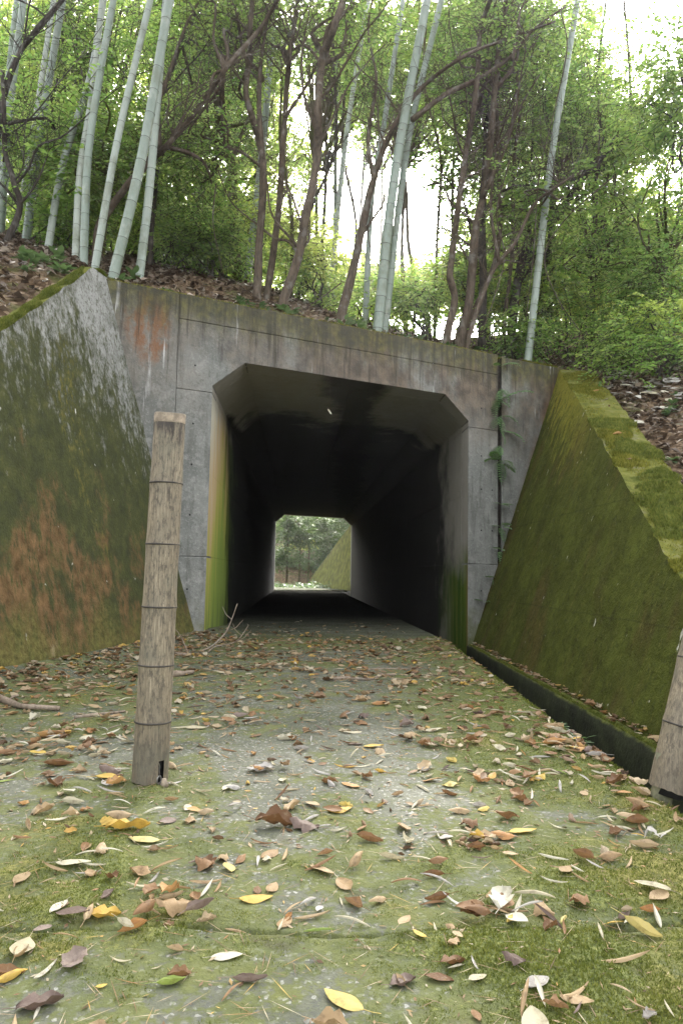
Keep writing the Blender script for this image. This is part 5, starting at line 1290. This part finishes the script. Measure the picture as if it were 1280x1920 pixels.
def herb_mesh(n, L, seed):
    r0 = random.Random(seed); b = MB()
    for k in range(n):
        az = r0.uniform(0, 2 * math.pi); el = r0.uniform(.2, 1.1); l = L * r0.uniform(.6, 1.2); h = r0.uniform(.0, .6) * L
        d = np.array([math.cos(az) * math.cos(el), math.sin(az) * math.cos(el), math.sin(el)]); s = np.array([-math.sin(az), math.cos(az), 0])
        o = Z3 * 0; p = d * h
        b.tube([o, p], [.002, .0015], 3, cap=False)
        q = d * .8 + Z3 * -.35; q /= np.linalg.norm(q)
        b.add([p, p + q * l * .25 + s * l * .20 + Z3 * l * .05, p + q * l * .6 + s * l * .20, p + q * l - Z3 * l * .12, p + q * l * .6 - s * l * .20, p + q * l * .25 - s * l * .20 + Z3 * l * .05], [(0, 1, 2, 3, 4, 5)])
    me = bpy.data.meshes.new('herb'); me.from_pydata(b.v, [], b.f); me.materials.append(MAT['herb']); return me
HERBS = [herb_mesh(16, .10, 1), herb_mesh(11, .14, 2), herb_mesh(22, .08, 3)]
def herb(P, label, s=1.0, k=0, grp='small green plants along the top of the walls'):
    o = bpy.data.objects.new('ground_plant', HERBS[k % 3]); COL.objects.link(o); o.location = tuple(P); o.scale = (s,) * 3; o.rotation_euler = (0, 0, random.uniform(0, 6.2))
    return tag(o, label, 'plant', grp)
r0 = random.Random(5)
def pick(t0, t1, v0, v1): 
    t = r0.uniform(t0, t1); v = r0.uniform(v0, v1); P = L0 + FU * t + NB * v; P[2] = max(float(terrain(P[0], P[1])), ZP - .06 if v < .38 else -9) ; return P
for n_, (t0, t1), lab in [(8, (-3.2, -1.9), 'small green plant on the leafy bank beside the left wing corner'), (9, (-1.1, .6), 'small green plant on the headwall top below the corner culms'), (12, (.6, 2.2), 'small green plant on the headwall top among brown trunks'),
                          (9, (2.2, 3.6), 'small green plant on the headwall top under the bright gap'), (9, (3.6, 5.2), 'small green plant on the headwall top near the ferny crack')]:
    for i in range(n_): herb(pick(t0, t1, .2, .9), lab, r0.uniform(.7, 1.3), i)
for i in range(14):
    P = on_hill(r0.uniform(0, 170), r0.uniform(430, 515), 5, 14)
    if P[1] < 13: herb(P, 'small green plant among dead leaves on the bare left bank', r0.uniform(.8, 1.3), i, 'small green plants on the left bank')
for i in range(34):
    x = r0.uniform(2.7, 5.4); y = r0.uniform(5.0, 9.8)
    if x < wr_x(wr_zt(y)) + COPE + .05: continue
    herb((x, y, float(terrain(x, y))), 'small green plant in leaf litter right of the coping, ' + ('low on the bank' if y < 6.4 else 'halfway up the bank' if y < 8.2 else 'high on the bank'), r0.uniform(.7, 1.4), i)
for i, (px_, py_) in enumerate([(1068, 1362), (1118, 1392)]):
    P = onz(px_, py_, 0.0); herb((xr_road(P[1]) - .01, P[1], -.01), ['tiny green weed sprouting at the ditch edge', 'tiny weed on the ditch edge nearer the leaning post'][i], .45, i, 'weeds on the ditch edge')
herb(tuple(fac(-.33, 1.02, -.02)), 'single small weed in the wall beside the bamboo post', .5, 1, 'weeds in wall joints')

# ------------------------------------------------------------------ fallen leaves
def leaf_geo(kind, seed):
    r0 = random.Random(seed); b = MB()
    nu, ns = (8, 4)
    if kind == 'bamboo': wid = r0.uniform(.12, .17); bend = r0.uniform(-.7, .9); roll = r0.uniform(.2, 1.2); twist = r0.uniform(-.7, .7); lob = 0
    elif kind == 'flat': wid = r0.uniform(.48, .62); bend = r0.uniform(-.3, .5); roll = r0.uniform(.1, .5); twist = r0.uniform(-.15, .15); lob = 0
    elif kind == 'curled': wid = r0.uniform(.5, .66); bend = r0.uniform(.4, 1.3); roll = r0.uniform(1.1, 2.3); twist = r0.uniform(-.5, .5); lob = .06
    else: wid = r0.uniform(.66, .85); bend = r0.uniform(-.4, 1.0); roll = r0.uniform(.5, 1.4); twist = r0.uniform(-.4, .4); lob = .22      # crumpled
    x, z, ang = 0.0, 0.0, -bend / 2; cl = []
    for i in range(nu + 1):
        cl.append((x, z, ang)); x += math.cos(ang) / nu; z += math.sin(ang) / nu; ang += bend / nu
    off = r0.uniform(-1, 1)
    for i in range(nu + 1):
        u = i / nu; x, z, ang = cl[i]
        w_ = wid * .5 * (math.sin(math.pi * min(.995, max(.005, u ** .85))) ** (.75 if kind != 'bamboo' else .9)) * (1 + lob * math.sin(u * 17 + seed))
        for j in range(ns + 1):
            s = (j / ns - .5) * 2
            ph = s * roll; R_ = w_ / max(roll, .05)
            y = R_ * math.sin(ph); hz = R_ * (1 - math.cos(ph)) + .02 * abs(s)
            hz += (mnoise.noise(Vector((u * 3.2 + seed, s * 1.6, off))) * (.17 if kind == 'crumpled' else .06 if kind == 'curled' else .035 if kind != 'bamboo' else .012))
            tw = twist * (u - .5); y2 = y * math.cos(tw) - hz * math.sin(tw); h2 = y * math.sin(tw) + hz * math.cos(tw)
            b.v.append((x - math.sin(ang) * h2 - .5, y2, z + math.cos(ang) * h2))
    for i in range(nu):
        for j in range(ns):
            p = i * (ns + 1) + j; b.face((p, p + ns + 1, p + ns + 2, p + 1))
    if kind != 'bamboo':      # stalk
        p = np.array(b.v[ns // 2]); d = np.array([-1, r0.uniform(-.4, .4), r0.uniform(-.1, .3)]); l = r0.uniform(.15, .4)
        b.tube([p + np.array([.02, 0, 0]), p + d * l * .5, p + d * l + np.array([0, 0, -.02])], [.010, .009, .011], 3, cap=False)
    return np.array(b.v, float), b.f
KINDS = ['flat'] * 5 + ['curled'] * 6 + ['crumpled'] * 5 + ['bamboo'] * 7
GEO = [(k,) + leaf_geo(k, 11 + i * 7) for i, k in enumerate(KINDS)]
LMESH = []
for i, (k, v, f) in enumerate(GEO):
    me = bpy.data.meshes.new('leaf'); me.from_pydata([tuple(p) for p in v], [], f); me.materials.append(None); me.shade_smooth(); LMESH.append(me)
IDX = {k: [i for i, q in enumerate(KINDS) if q == k] for k in set(KINDS)}

leaves = []      # (kind index, colour, size, x, y, ground z, rx, ry, yaw, fixed label or None)
def add_leaf(kind, colour, size, x, y, z=None, yaw=None, tilt=None, label=None, flip=None):
    gi = random.choice(IDX[kind]); z = float(road_z(np.array(x), np.array(y))) if z is None else z
    fl = (random.random() < (.35 if kind != 'bamboo' else .5)) if flip is None else flip
    t = tilt if tilt is not None else (random.gauss(0, .16), random.gauss(0, .12))
    leaves.append((gi, colour, size, x, y, z, t[0] + (math.pi if fl else 0), t[1], random.uniform(0, 6.283) if yaw is None else yaw, label))
HERO = [  # photo px, length px, kind, colour, yaw, label
    (480, 1684, 64, 'flat', 'yellow', .3, 'golden yellow leaf lying flat left of centre on the near mossy concrete'),
    (452, 1613, 46, 'curled', 'brown', 1.2, 'rolled reddish brown leaf just behind the golden yellow leaf'),
    (240, 1560, 95, 'crumpled', 'yellow', .1, 'largest crumpled yellow leaf in front of the notched bamboo post'),
    (205, 1545, 60, 'crumpled', 'yellow', 2.2, 'yellow leaf left of the largest crumpled yellow one'),
    (270, 1578, 62, 'flat', 'yellow', 3.0, 'yellow leaf overlapping the right of the largest crumpled yellow one'),
    (138, 1628, 64, 'flat', 'cream', 0.1, 'pale cream leaf alone on the yellow moss at left'),
    (197, 1720, 70, 'crumpled', 'yellow', .0, 'large bright yellow leaf at lower left near the slab joint'),
    (325, 1718, 76, 'crumpled', 'tan', .3, 'large tan crumpled leaf right of the bright yellow leaf by the slab joint'),
    (322, 1690, 70, 'curled', 'tan', .9, 'tan curled leaf stacked behind the large tan crumpled one'),
    (365, 1688, 50, 'curled', 'brown', 1.9, 'brown curled leaf at the right end of the tan leaf pile'),
    (383, 1627, 56, 'crumpled', 'brown', 2.5, 'brown crumpled leaf in the middle left with upturned edge'),
    (515, 1548, 85, 'crumpled', 'brown', .2, 'big shaggy brown leaf cluster right of the post foot'),
    (570, 1552, 70, 'crumpled', 'dull mauve', 2.8, 'dull curled leaf right of the big shaggy brown one'),
    (425, 1803, 58, 'flat', 'cream', .2, 'smooth cream leaf in the near slab left of centre'),
    (140, 1818, 74, 'crumpled', 'dull mauve', 1.2, 'large mauve brown crumpled leaf in the near left'),
    (75, 1893, 95, 'crumpled', 'dull mauve', .4, 'largest mauve leaf in the bottom left corner'),
    (15, 1832, 76, 'curled', 'brown', 0.1, 'dark brown leaf cut by the left border near the bottom'),
    (190, 1861, 22, 'flat', 'yellow', .6, 'tiny bright yellow leaf near the bottom left'),
    (322, 1852, 66, 'curled', 'green', .4, 'yellow green curled leaf in the near foreground'),
    (470, 1848, 80, 'curled', 'dull mauve', 0.0, 'dark curled mauve leaf in the near foreground centre'),
    (755, 1852, 66, 'crumpled', 'dull mauve', .5, 'mauve crumpled leaf beside the dark red oval leaf'),
    (823, 1846, 54, 'flat', 'brown', -.3, 'dark red brown oval leaf in the near foreground'),
    (895, 1856, 40, 'flat', 'cream', .4, 'square pale cream leaf right of the dark red oval leaf'),
    (1008, 1868, 60, 'flat', 'grey', .6, 'pale greyish leaf near the bottom right'),
    (962, 1833, 52, 'crumpled', 'dull mauve', 2.6, 'dark purple leaf in front of the bright moss patch'),
    (1080, 1898, 62, 'flat', 'tan', -.5, 'tan leaf at the bottom right'),
    (1145, 1616, 58, 'curled', 'tan', .1, 'ribbed tan curled leaf on moss at right'),
    (1060, 1650, 44, 'flat', 'tan', 1.0, 'tan leaf with pale underside right of centre'),
    (980, 1563, 54, 'flat', 'yellow', .15, 'clean lemon yellow leaf right of centre'),
    (940, 1573, 58, 'curled', 'orange', 3.0, 'ribbed orange brown leaf against the lemon yellow one'),
    (880, 1550, 50, 'crumpled', 'brown', .7, 'star shaped brown leaf left of the lemon yellow one'),
    (735, 1611, 60, 'curled', 'cream', -.2, 'cream curved leaf in the lane centre'),
    (1171, 1500, 30, 'flat', 'orange', -.2, 'smooth orange oval leaf left of the leaning post'),
    (368, 1368, 42, 'flat', 'cream', .05, 'whitish leaf on bare concrete right of the bamboo post'),
    (488, 1447, 60, 'crumpled', 'grey', .3, 'grey lavender leaf in the lane right of the post foot'),
    (112, 1436, 66, 'curled', 'brown', .5, 'dark folded brown leaf left of the bamboo post'),
    (205, 1460, 54, 'flat', 'yellow', .0, 'flat yellow green leaf left of the bamboo post foot'),
    (95, 1384, 60, 'curled', 'orange', .1, 'orange yellow curled leaf at left under the wing wall'),
    (28, 1405, 40, 'curled', 'tan', .1, 'ribbed rolled tan leaf at the left border'),
    (700, 1402, 40, 'flat', 'yellow', .2, 'yellow orange leaf in the middle of the lane'),
    (661, 1375, 38, 'flat', 'cream', .4, 'pale yellow leaf behind the yellow orange one in the lane'),
    (715, 1324, 44, 'curled', 'orange', .3, 'bright orange curled leaf in the far lane'),
    (1110, 1303, 56, 'crumpled', 'orange', .5, None), (636, 1522, 54, 'flat', 'yellow', .5, 'yellow edged leaf lying on dark leaves in the lane centre'),
    (1040, 1405, 60, 'curled', 'orange', .2, 'orange brown leaf in the pile beside the ditch edge'), (1085, 1418, 44, 'flat', 'yellow', .4, 'yellow leaf in the pile beside the ditch edge'),
    (1128, 1430, 34, 'curled', 'orange', 1.2, 'cupped orange leaf right of the pile by the ditch edge'),
    (810, 1372, 40, 'flat', 'cream', .1, 'pale green white leaf in the right half of the lane'), (1200, 1742, 50, 'crumpled', 'yellow', .1, 'lemon yellow crumpled leaf at right under brown leaves'),
    (1170, 1725, 66, 'curled', 'dull mauve', .8, 'cupped grey brown leaf behind the lemon yellow crumpled one'),
]
for (x, y, L, k, c, yaw, lab) in HERO:
    if lab is None: continue
    P = onz(x, y); d = math.hypot(P[0], P[1]); size = L / F_PX * (P[1] * 1.02) * (0.95 if k in ('flat', 'bamboo') else 0.82)
    add_leaf(k, c, min(size, .16), P[0], P[1], None, yaw, (random.gauss(0, .08), random.gauss(0, .08)), lab)
COLS = ['brown', 'tan', 'cream', 'dull mauve', 'yellow', 'orange', 'grey', 'green']
WB = [.27, .34, .14, .07, .07, .03, .07, .01]; WBAM = [.08, .30, .38, .03, .03, .01, .16, .01]
def scatter(n, fn, pb=.52, smin=.022, smax=.085, zf=None):
    for _ in range(n):
        x, y = fn()
        if random.random() < pb:
            k = random.choices(['flat', 'curled', 'crumpled'], [.26, .42, .32])[0]; c = random.choices(COLS, WB)[0]; s = min(smax, max(smin, random.lognormvariate(math.log(.050), .36)))
        else: k = 'bamboo'; c = random.choices(COLS, WBAM)[0]; s = random.uniform(.04, .10)
        add_leaf(k, c, s, x, y, zf(x, y) if zf else None)
def lane():
    while True:
        y = 1.05 + 7.4 * random.random() ** 1.05; x = random.uniform(max(-2.3, float(xl_road(y)) + .1), float(xr_road(y)) - .01)
        if abs(x) > y * .5 + .1: continue
        if y < 1.55 and random.random() < .45: continue
        if y > 8.0 and random.random() < .6: continue
        if 2.5 < y < 5 and abs(x + .1) < .4 and random.random() < .35: continue
        if math.hypot(x + .66, y - 2.6) < .07 or math.hypot(x - 1.11, y - 2.46) < .05: continue
        return x, y
scatter(2700, lane, .50)
for _ in range(95):
    cx_, cy_ = lane()
    if cy_ < 1.5: continue
    sg_ = random.uniform(.035, .11)
    def near(): 
        return min(max(cx_ + random.gauss(0, sg_), float(xl_road(cy_)) + .1), float(xr_road(cy_)) - .02), max(1.05, cy_ + random.gauss(0, sg_ * .7))
    scatter(random.randint(6, 14), near, .72, zf=lambda x, y: float(road_z(np.array(x), np.array(y))) + random.uniform(0, .018))
def drift():
    y = random.uniform(2.6, 7.9); return float(WA[0] + .2 * (y - WA[1])) + abs(random.gauss(0, .22)) + .02, y
scatter(900, drift, .72)
def pile():
    return float(xr_road(3.0)) - abs(random.gauss(0, .14)) - .03, random.gauss(3.15, .28)
scatter(90, pile, .7)
def fl():
    v = abs(random.gauss(0, 1.0)); t = random.uniform(.1, 2.7); P = fac(t, 0, v + .1); return P[0], P[1]
scatter(110, fl, .5, zf=lambda x, y: .012)
def ledge():
    y = random.uniform(3.0, 9.2); return random.uniform(1.72, 1.86) if random.random() < .8 else random.uniform(1.68, 1.74), y
scatter(620, ledge, .75, zf=lambda x, y: -.135 + random.uniform(0, .035))
for (x, y, L, k, c, yaw, lab) in HERO:
    if lab is None:
        P = onz(x, y, -.12); add_leaf(k, c, .15, P[0], P[1], -.09, yaw, (.2, .2), 'largest yellow orange leaf on the ledge under the right wing wall')
add_leaf('flat', 'yellow', .09, 1.76, 5.6, -.10, 1.0, (.3, .1), 'upright yellow leaf on the ledge nearer the tunnel')

def where(x, y):
    if x > 1.6: return 'on the ledge under the right wing wall' + (' near the tunnel' if y > 6 else '')
    if x < WA[0] + .2 * (y - WA[1]) + .38 and y > 2.6: return 'in the drift below the left wing wall' + (' near the headwall' if y > 6 else '')
    if math.hypot(x + .66, y - 2.6) < .38: return 'by the foot of the notched post'
    if math.hypot(x - 1.1, y - 2.46) < .34: return 'by the foot of the leaning post'
    if y > 8.0: return 'just inside the tunnel mouth'
    if x > .8: return 'on the mossy ditch edge' + (' near the tunnel' if y > 5 else '')
    side = 'left of centre' if x < -.25 else 'right of centre' if x > .25 else 'in the centre'
    if y < 1.4: return 'nearest the viewer, ' + side
    if y < 1.56: return 'just before the slab joint, ' + side
    if y < 1.85: return 'just beyond the slab joint, ' + side
    if y < 2.25: return 'between the joint and the posts, ' + side
    if y < 3.2: return 'level with the bamboo posts, ' + side
    return 'farther up the lane, ' + side
def heading(yaw):
    a = math.degrees(yaw) % 180
    return 'crosswise' if a < 22 or a > 158 else 'lengthwise' if 68 < a < 112 else 'slanting right' if a < 90 else 'slanting left'

def px_size(l):
    k, c, s, x, y, z = l[:6]; d = math.hypot(x, y, z - CAM_H)
    X_, Y_, _ = px_of((x, y, z)); 
    if not (-20 < X_ < 1300 and Y_ < 1945): return 0
    return s / d * (0.55 if KINDS[k] == 'bamboo' else 1.0)
broad = sorted([l for l in leaves if KINDS[l[0]] != 'bamboo' and not l[9]], key=px_size, reverse=True)
bam = sorted([l for l in leaves if KINDS[l[0]] == 'bamboo' and not l[9]], key=px_size, reverse=True)
hero = [l for l in leaves if l[9]]
NB_IND = 285 - len(hero)
single = hero + [l for l in broad[:NB_IND] if px_size(l) > 0] + [l for l in bam[:285] if px_size(l) > 0]
rest = broad[NB_IND:] + bam[285:]
def place_matrix(l):
    gi, c, s, x, y, z, rx, ry, yaw, lab = l
    Mr = (Matrix.Rotation(yaw, 3, 'Z') @ Matrix.Rotation(ry, 3, 'Y') @ Matrix.Rotation(rx, 3, 'X'))
    A_ = np.array(Mr) * s; v = GEO[gi][1] @ A_.T
    zz = np.sort(v[:, 2])[2]
    return A_, np.array([x, y, z - zz + 0.001 + (0.005 * float(moss_amt(np.array(x), np.array(y))) if x < 1.2 else 0)])
SHAPE = {'flat': 'flat', 'curled': 'curled', 'crumpled': 'crumpled', 'bamboo': 'narrow'}
for l in single:
    A_, T = place_matrix(l); k = KINDS[l[0]]
    o = bpy.data.objects.new('bamboo_leaf' if k == 'bamboo' else 'fallen_leaf', LMESH[l[0]]); COL.objects.link(o)
    M4 = Matrix([list(A_[i]) + [T[i]] for i in range(3)] + [[0, 0, 0, 1]]); o.matrix_world = M4
    o.material_slots[0].link = 'OBJECT'; o.material_slots[0].material = DEAD[l[1]]
    sz_ = 'small ' if l[2] < (.07 if k == 'bamboo' else .045) else 'large ' if l[2] > (.09 if k == 'bamboo' else .066) else ''
    lab = l[9] or f"{sz_}{SHAPE[k]} {l[1]} {'bamboo ' if k == 'bamboo' else ''}leaf {heading(l[8])} {where(l[3], l[4])}"
    tag(o, lab, 'leaf', ('fallen bamboo leaves ' if k == 'bamboo' else 'fallen broad leaves ') + 'on the ground')
V, Q4, nv = [], [], 0
Q3 = []
for l in rest:
    A_, T = place_matrix(l); gi = l[0]; v = GEO[gi][1] @ A_.T + T; nvg = 45
    V.append(v[:nvg]); Q4.append(np.array([f for f in GEO[gi][2] if max(f) < nvg and len(f) == 4]) + nv); nv += nvg
tag(fast_mesh('leaf_litter', np.concatenate(V), np.concatenate(Q4), MAT['litter'], smooth=True), kind='stuff')

# small scraps between the leaves
N = 14000
y = 1.1 + 7.3 * rng.random(N); x = rng.uniform(-2.2, 1.2, N); ok = (x > xl_road(y) + .05) & (x < xr_road(y) - .01) & (np.abs(x) < y * .5 + .1); x, y = x[ok], y[ok]; n = len(x)
th = rng.uniform(0, 6.28, n); l = rng.uniform(.003, .015, n) * (1 - .35 * (y < 2)); ww = l * rng.uniform(.10, .38, n)
d = np.stack([np.cos(th), np.sin(th), rng.normal(0, .15, n)], -1) * l[:, None]; s = np.stack([-np.sin(th), np.cos(th), rng.normal(0, .3, n)], -1) * ww[:, None]
P = np.stack([x, y, road_z(x, y) + .003], -1)
fast_mesh('leaf_scraps', np.stack([P - d, P + s, P + d, P - s], 1).reshape(-1, 3), np.arange(4 * n).reshape(-1, 4), MAT['litter'])['kind'] = 'stuff'
# pine needles and straws
N = 1500; y = 1.1 + 3.2 * rng.random(N) ** 1.5; x = rng.uniform(-1.3, 1.1, N); ok = (x < xr_road(y) - .02) & (np.abs(x) < y * .5 + .1); x, y = x[ok], y[ok]; n = len(x)
th = rng.uniform(0, 6.28, n); l = rng.uniform(.015, .05, n)
d = np.stack([np.cos(th), np.sin(th), rng.normal(0, .08, n)], -1) * l[:, None]; s = np.stack([-np.sin(th), np.cos(th), 0 * th], -1) * .0009; P = np.stack([x, y, road_z(x, y) + .004], -1)
fast_mesh('needle_litter', np.stack([P - d, P + s, P + d, P - s], 1).reshape(-1, 3), np.arange(4 * n).reshape(-1, 4), MAT['litter'])['kind'] = 'stuff'

# litter on the banks
def bank_pts(n, x0, x1, y0, y1):
    x = rng.uniform(x0, x1, n); y = rng.uniform(y0, y1, n)
    v = (x - L0[0]) * NB[0] + (y - L0[1]) * NB[1]; s = (x - WA[0]) * WE[0] + (y - WA[1]) * WE[1]
    zt = np.clip(3.80 - .747 * (s - .92), .12, 3.8); ol = (x - WA[0]) * WN[0] + (y - WA[1]) * WN[1] - .229 * zt
    zr = np.clip(.72 + .52 * (y - 4.24), .1, 3.75); orr = x - (1.75 + .356 * (zr + .1))
    ok = (v > .1) | (ol > .25) | (orr > COPE - .1); return x[ok], y[ok]
bp = [bank_pts(9000, -6.0, -2.3, 4.6, 11.0), bank_pts(5000, -3.0, 4.0, 7.3, 13.0), bank_pts(9000, 2.0, 6.5, 3.8, 11.5)]
x = np.concatenate([q[0] for q in bp]); y = np.concatenate([q[1] for q in bp]); n = len(x)
z = terrain(x, y) + rng.uniform(0, .04, n)
th = rng.uniform(0, 6.28, n); l = rng.uniform(.025, .07, n); ww = l * rng.uniform(.2, .55, n)
d = np.stack([np.cos(th), np.sin(th), rng.normal(0, .35, n)], -1) * l[:, None]; s = np.stack([-np.sin(th), np.cos(th), rng.normal(0, .5, n)], -1) * ww[:, None]
P = np.stack([x, y, z], -1); up = Z3 * (l * .3)[:, None]
bank_v = 0
fast_mesh('bank_litter', np.stack([P - d, P + s + up, P + d, P - s + up], 1).reshape(-1, 3), np.arange(4 * n).reshape(-1, 4), MAT['bank'])['kind'] = 'stuff'
# large pale leaves lying on the right bank
for i in range(46):
    px_ = random.uniform(1125, 1278); py_ = 700 + (px_ - 1125) * .1 + abs(random.gauss(0, 45))
    P = on_hill(px_, py_, 5, 14)
    if P[1] > 13: continue
    gi = random.choice(IDX['flat']); s = random.uniform(.12, .20)
    A_ = np.array(Matrix.Rotation(random.uniform(0, 6.2), 3, 'Z') @ Matrix.Rotation(random.gauss(0, .3), 3, 'X')) * s
    A_ = np.array(Matrix.Rotation(.35, 3, 'X')) @ A_
    o = bpy.data.objects.new('fallen_leaf', LMESH[gi]); COL.objects.link(o)
    o.matrix_world = Matrix([list(A_[k]) + [P[k] + (.075 if k == 2 else 0)] for k in range(3)] + [[0, 0, 0, 1]])
    o.material_slots[0].link = 'OBJECT'; o.material_slots[0].material = DEAD['grey' if i % 3 else 'cream']
    tag(o, 'large pale leaf lying on the brown bank right of the mossy coping', 'leaf', 'large pale leaves on the right bank')
# a few leaves on the coping
for i, yy in enumerate([9.4, 8.6, 7.9, 6.9, 6.2, 5.7, 5.1, 4.7, 4.3]):
    P = wrt(u_of(yy), random.uniform(.2, .8)); gi = random.choice(IDX['flat'] + IDX['curled']); s = random.uniform(.05, .10)
    A_ = np.array(Matrix.Rotation(random.uniform(0, 6.2), 3, 'Z') @ Matrix.Rotation(.45, 3, 'X')) * s
    o = bpy.data.objects.new('fallen_leaf', LMESH[gi]); COL.objects.link(o)
    o.matrix_world = Matrix([list(A_[k]) + [P[k] + (.06 if k == 2 else 0)] for k in range(3)] + [[0, 0, 0, 1]])
    o.material_slots[0].link = 'OBJECT'; o.material_slots[0].material = DEAD[random.choice(['brown', 'tan', 'orange', 'cream'])]
    tag(o, 'fallen leaf resting on the moss of the sloping right coping', 'leaf', 'leaves on the mossy coping')
# leaf dangling on a spider thread in the tunnel mouth
P = at(618, 772, 8.6); d = empty('dangling_leaf', tuple(P), 'small pale yellow leaf dangling on a thread in the dark tunnel mouth', 'leaf')
o = bpy.data.objects.new('leaf_blade', LMESH[IDX['flat'][1]]); COL.objects.link(o); o.parent = d; o.scale = (.085, .065, .085); o.rotation_euler = (R(70), R(50), R(20)); o.material_slots[0].link = 'OBJECT'; o.material_slots[0].material = DEAD['cream']
b = MB(); b.tube([P + Z3 * .03, P + Z3 * (ZC - P[2])], [.0006, .0006], 3); b.build('thread', MAT['rim'], d)

# ------------------------------------------------------------------ sticks
def stick(pts, r, label, sub=(), z=.012):
    P = [onz(x, y, z + (q[0] if q else 0)) for x, y, *q in pts]
    P = [np.array([p[0], p[1], float(road_z(p[0], p[1])) + r * .7 + (pts[i][2] if len(pts[i]) > 2 else 0)]) for i, p in enumerate(P)]
    root = empty('stick', tuple(P[0]), label, 'stick', 'sticks fallen on the lane')
    Q = catmull(P, 5); b = MB(); b.tube(Q, np.linspace(r, r * .6, len(Q)), 7, wob=.12); b.build('stem', MAT['twig'], root, smooth=True)
    for sp in sub:
        k, d, l = sp; p = Q[int(k * (len(Q) - 1))]; b = MB(); b.tube([p, p + np.array(d) * l * .5 + Z3 * .01, p + np.array(d) * l], [r * .5, r * .4, r * .2], 5); b.build('side_twig', MAT['twig'], root, smooth=True)
    return root
stick([(612, 1272), (650, 1270), (690, 1272), (720, 1265), (740, 1266)], .013, 'knobbly grey stick lying across the middle of the lane', [(.75, (-.5, .1, 0), .1)])
stick([(668, 1255), (720, 1252), (790, 1254)], .007, 'thin straight stick behind the knobbly grey one')
stick([(-10, 1306), (20, 1318), (50, 1328), (112, 1330)], .020, 'thick brown stick at the left border below the wing wall', [(.3, (.3, .5, .2), .12)])
stick([(140, 1342), (180, 1338), (235, 1332)], .010, 'thin stick lying left of the bamboo post')
stick([(318, 1264), (335, 1265), (362, 1261)], .026, 'short stout broken branch just right of the bamboo post')
stick([(330, 1226), (345, 1228), (358, 1227)], .018, 'short grey stub lying at the foot of the left wing wall')
for pts, r, lab, f in [([(372, 1235), (395, 1213), (420, 1190), (432, 1168), (445, 1132)], .009, 'bare twig rising from the litter at the left tunnel jamb', .75), ([(390, 1225), (405, 1212), (435, 1206), (450, 1196), (466, 1172)], .007, 'forked bare twig lying before the left tunnel jamb', .3), ([(352, 1210), (340, 1195), (330, 1180)], .005, 'fine curved twig against the left wing wall foot', .6)]:
    Y = 6.6; P = [at(x, y, Y + .12 * i) for i, (x, y) in enumerate(pts)]
    P[0][2] = max(P[0][2] * 0 + .01, .01)
    root = empty('twig', tuple(P[0]), lab, 'twig', 'bare twigs at the left tunnel jamb')
    Q = catmull(P, 5); b = MB(); b.tube(Q, np.linspace(r, r * .45, len(Q)), 6, wob=.1); b.build('stem', MAT['twig'], root, smooth=True)
    for q, dx in ((.55, .10), (.8, -.06)):
        p = Q[int(q * (len(Q) - 1))]; b = MB(); b.tube([p, p + np.array([dx, 0, .05]), p + np.array([dx * 1.6, .02, .12])], [r * .5, r * .4, r * .2], 5); b.build('side_twig', MAT['twig'], root, smooth=True)
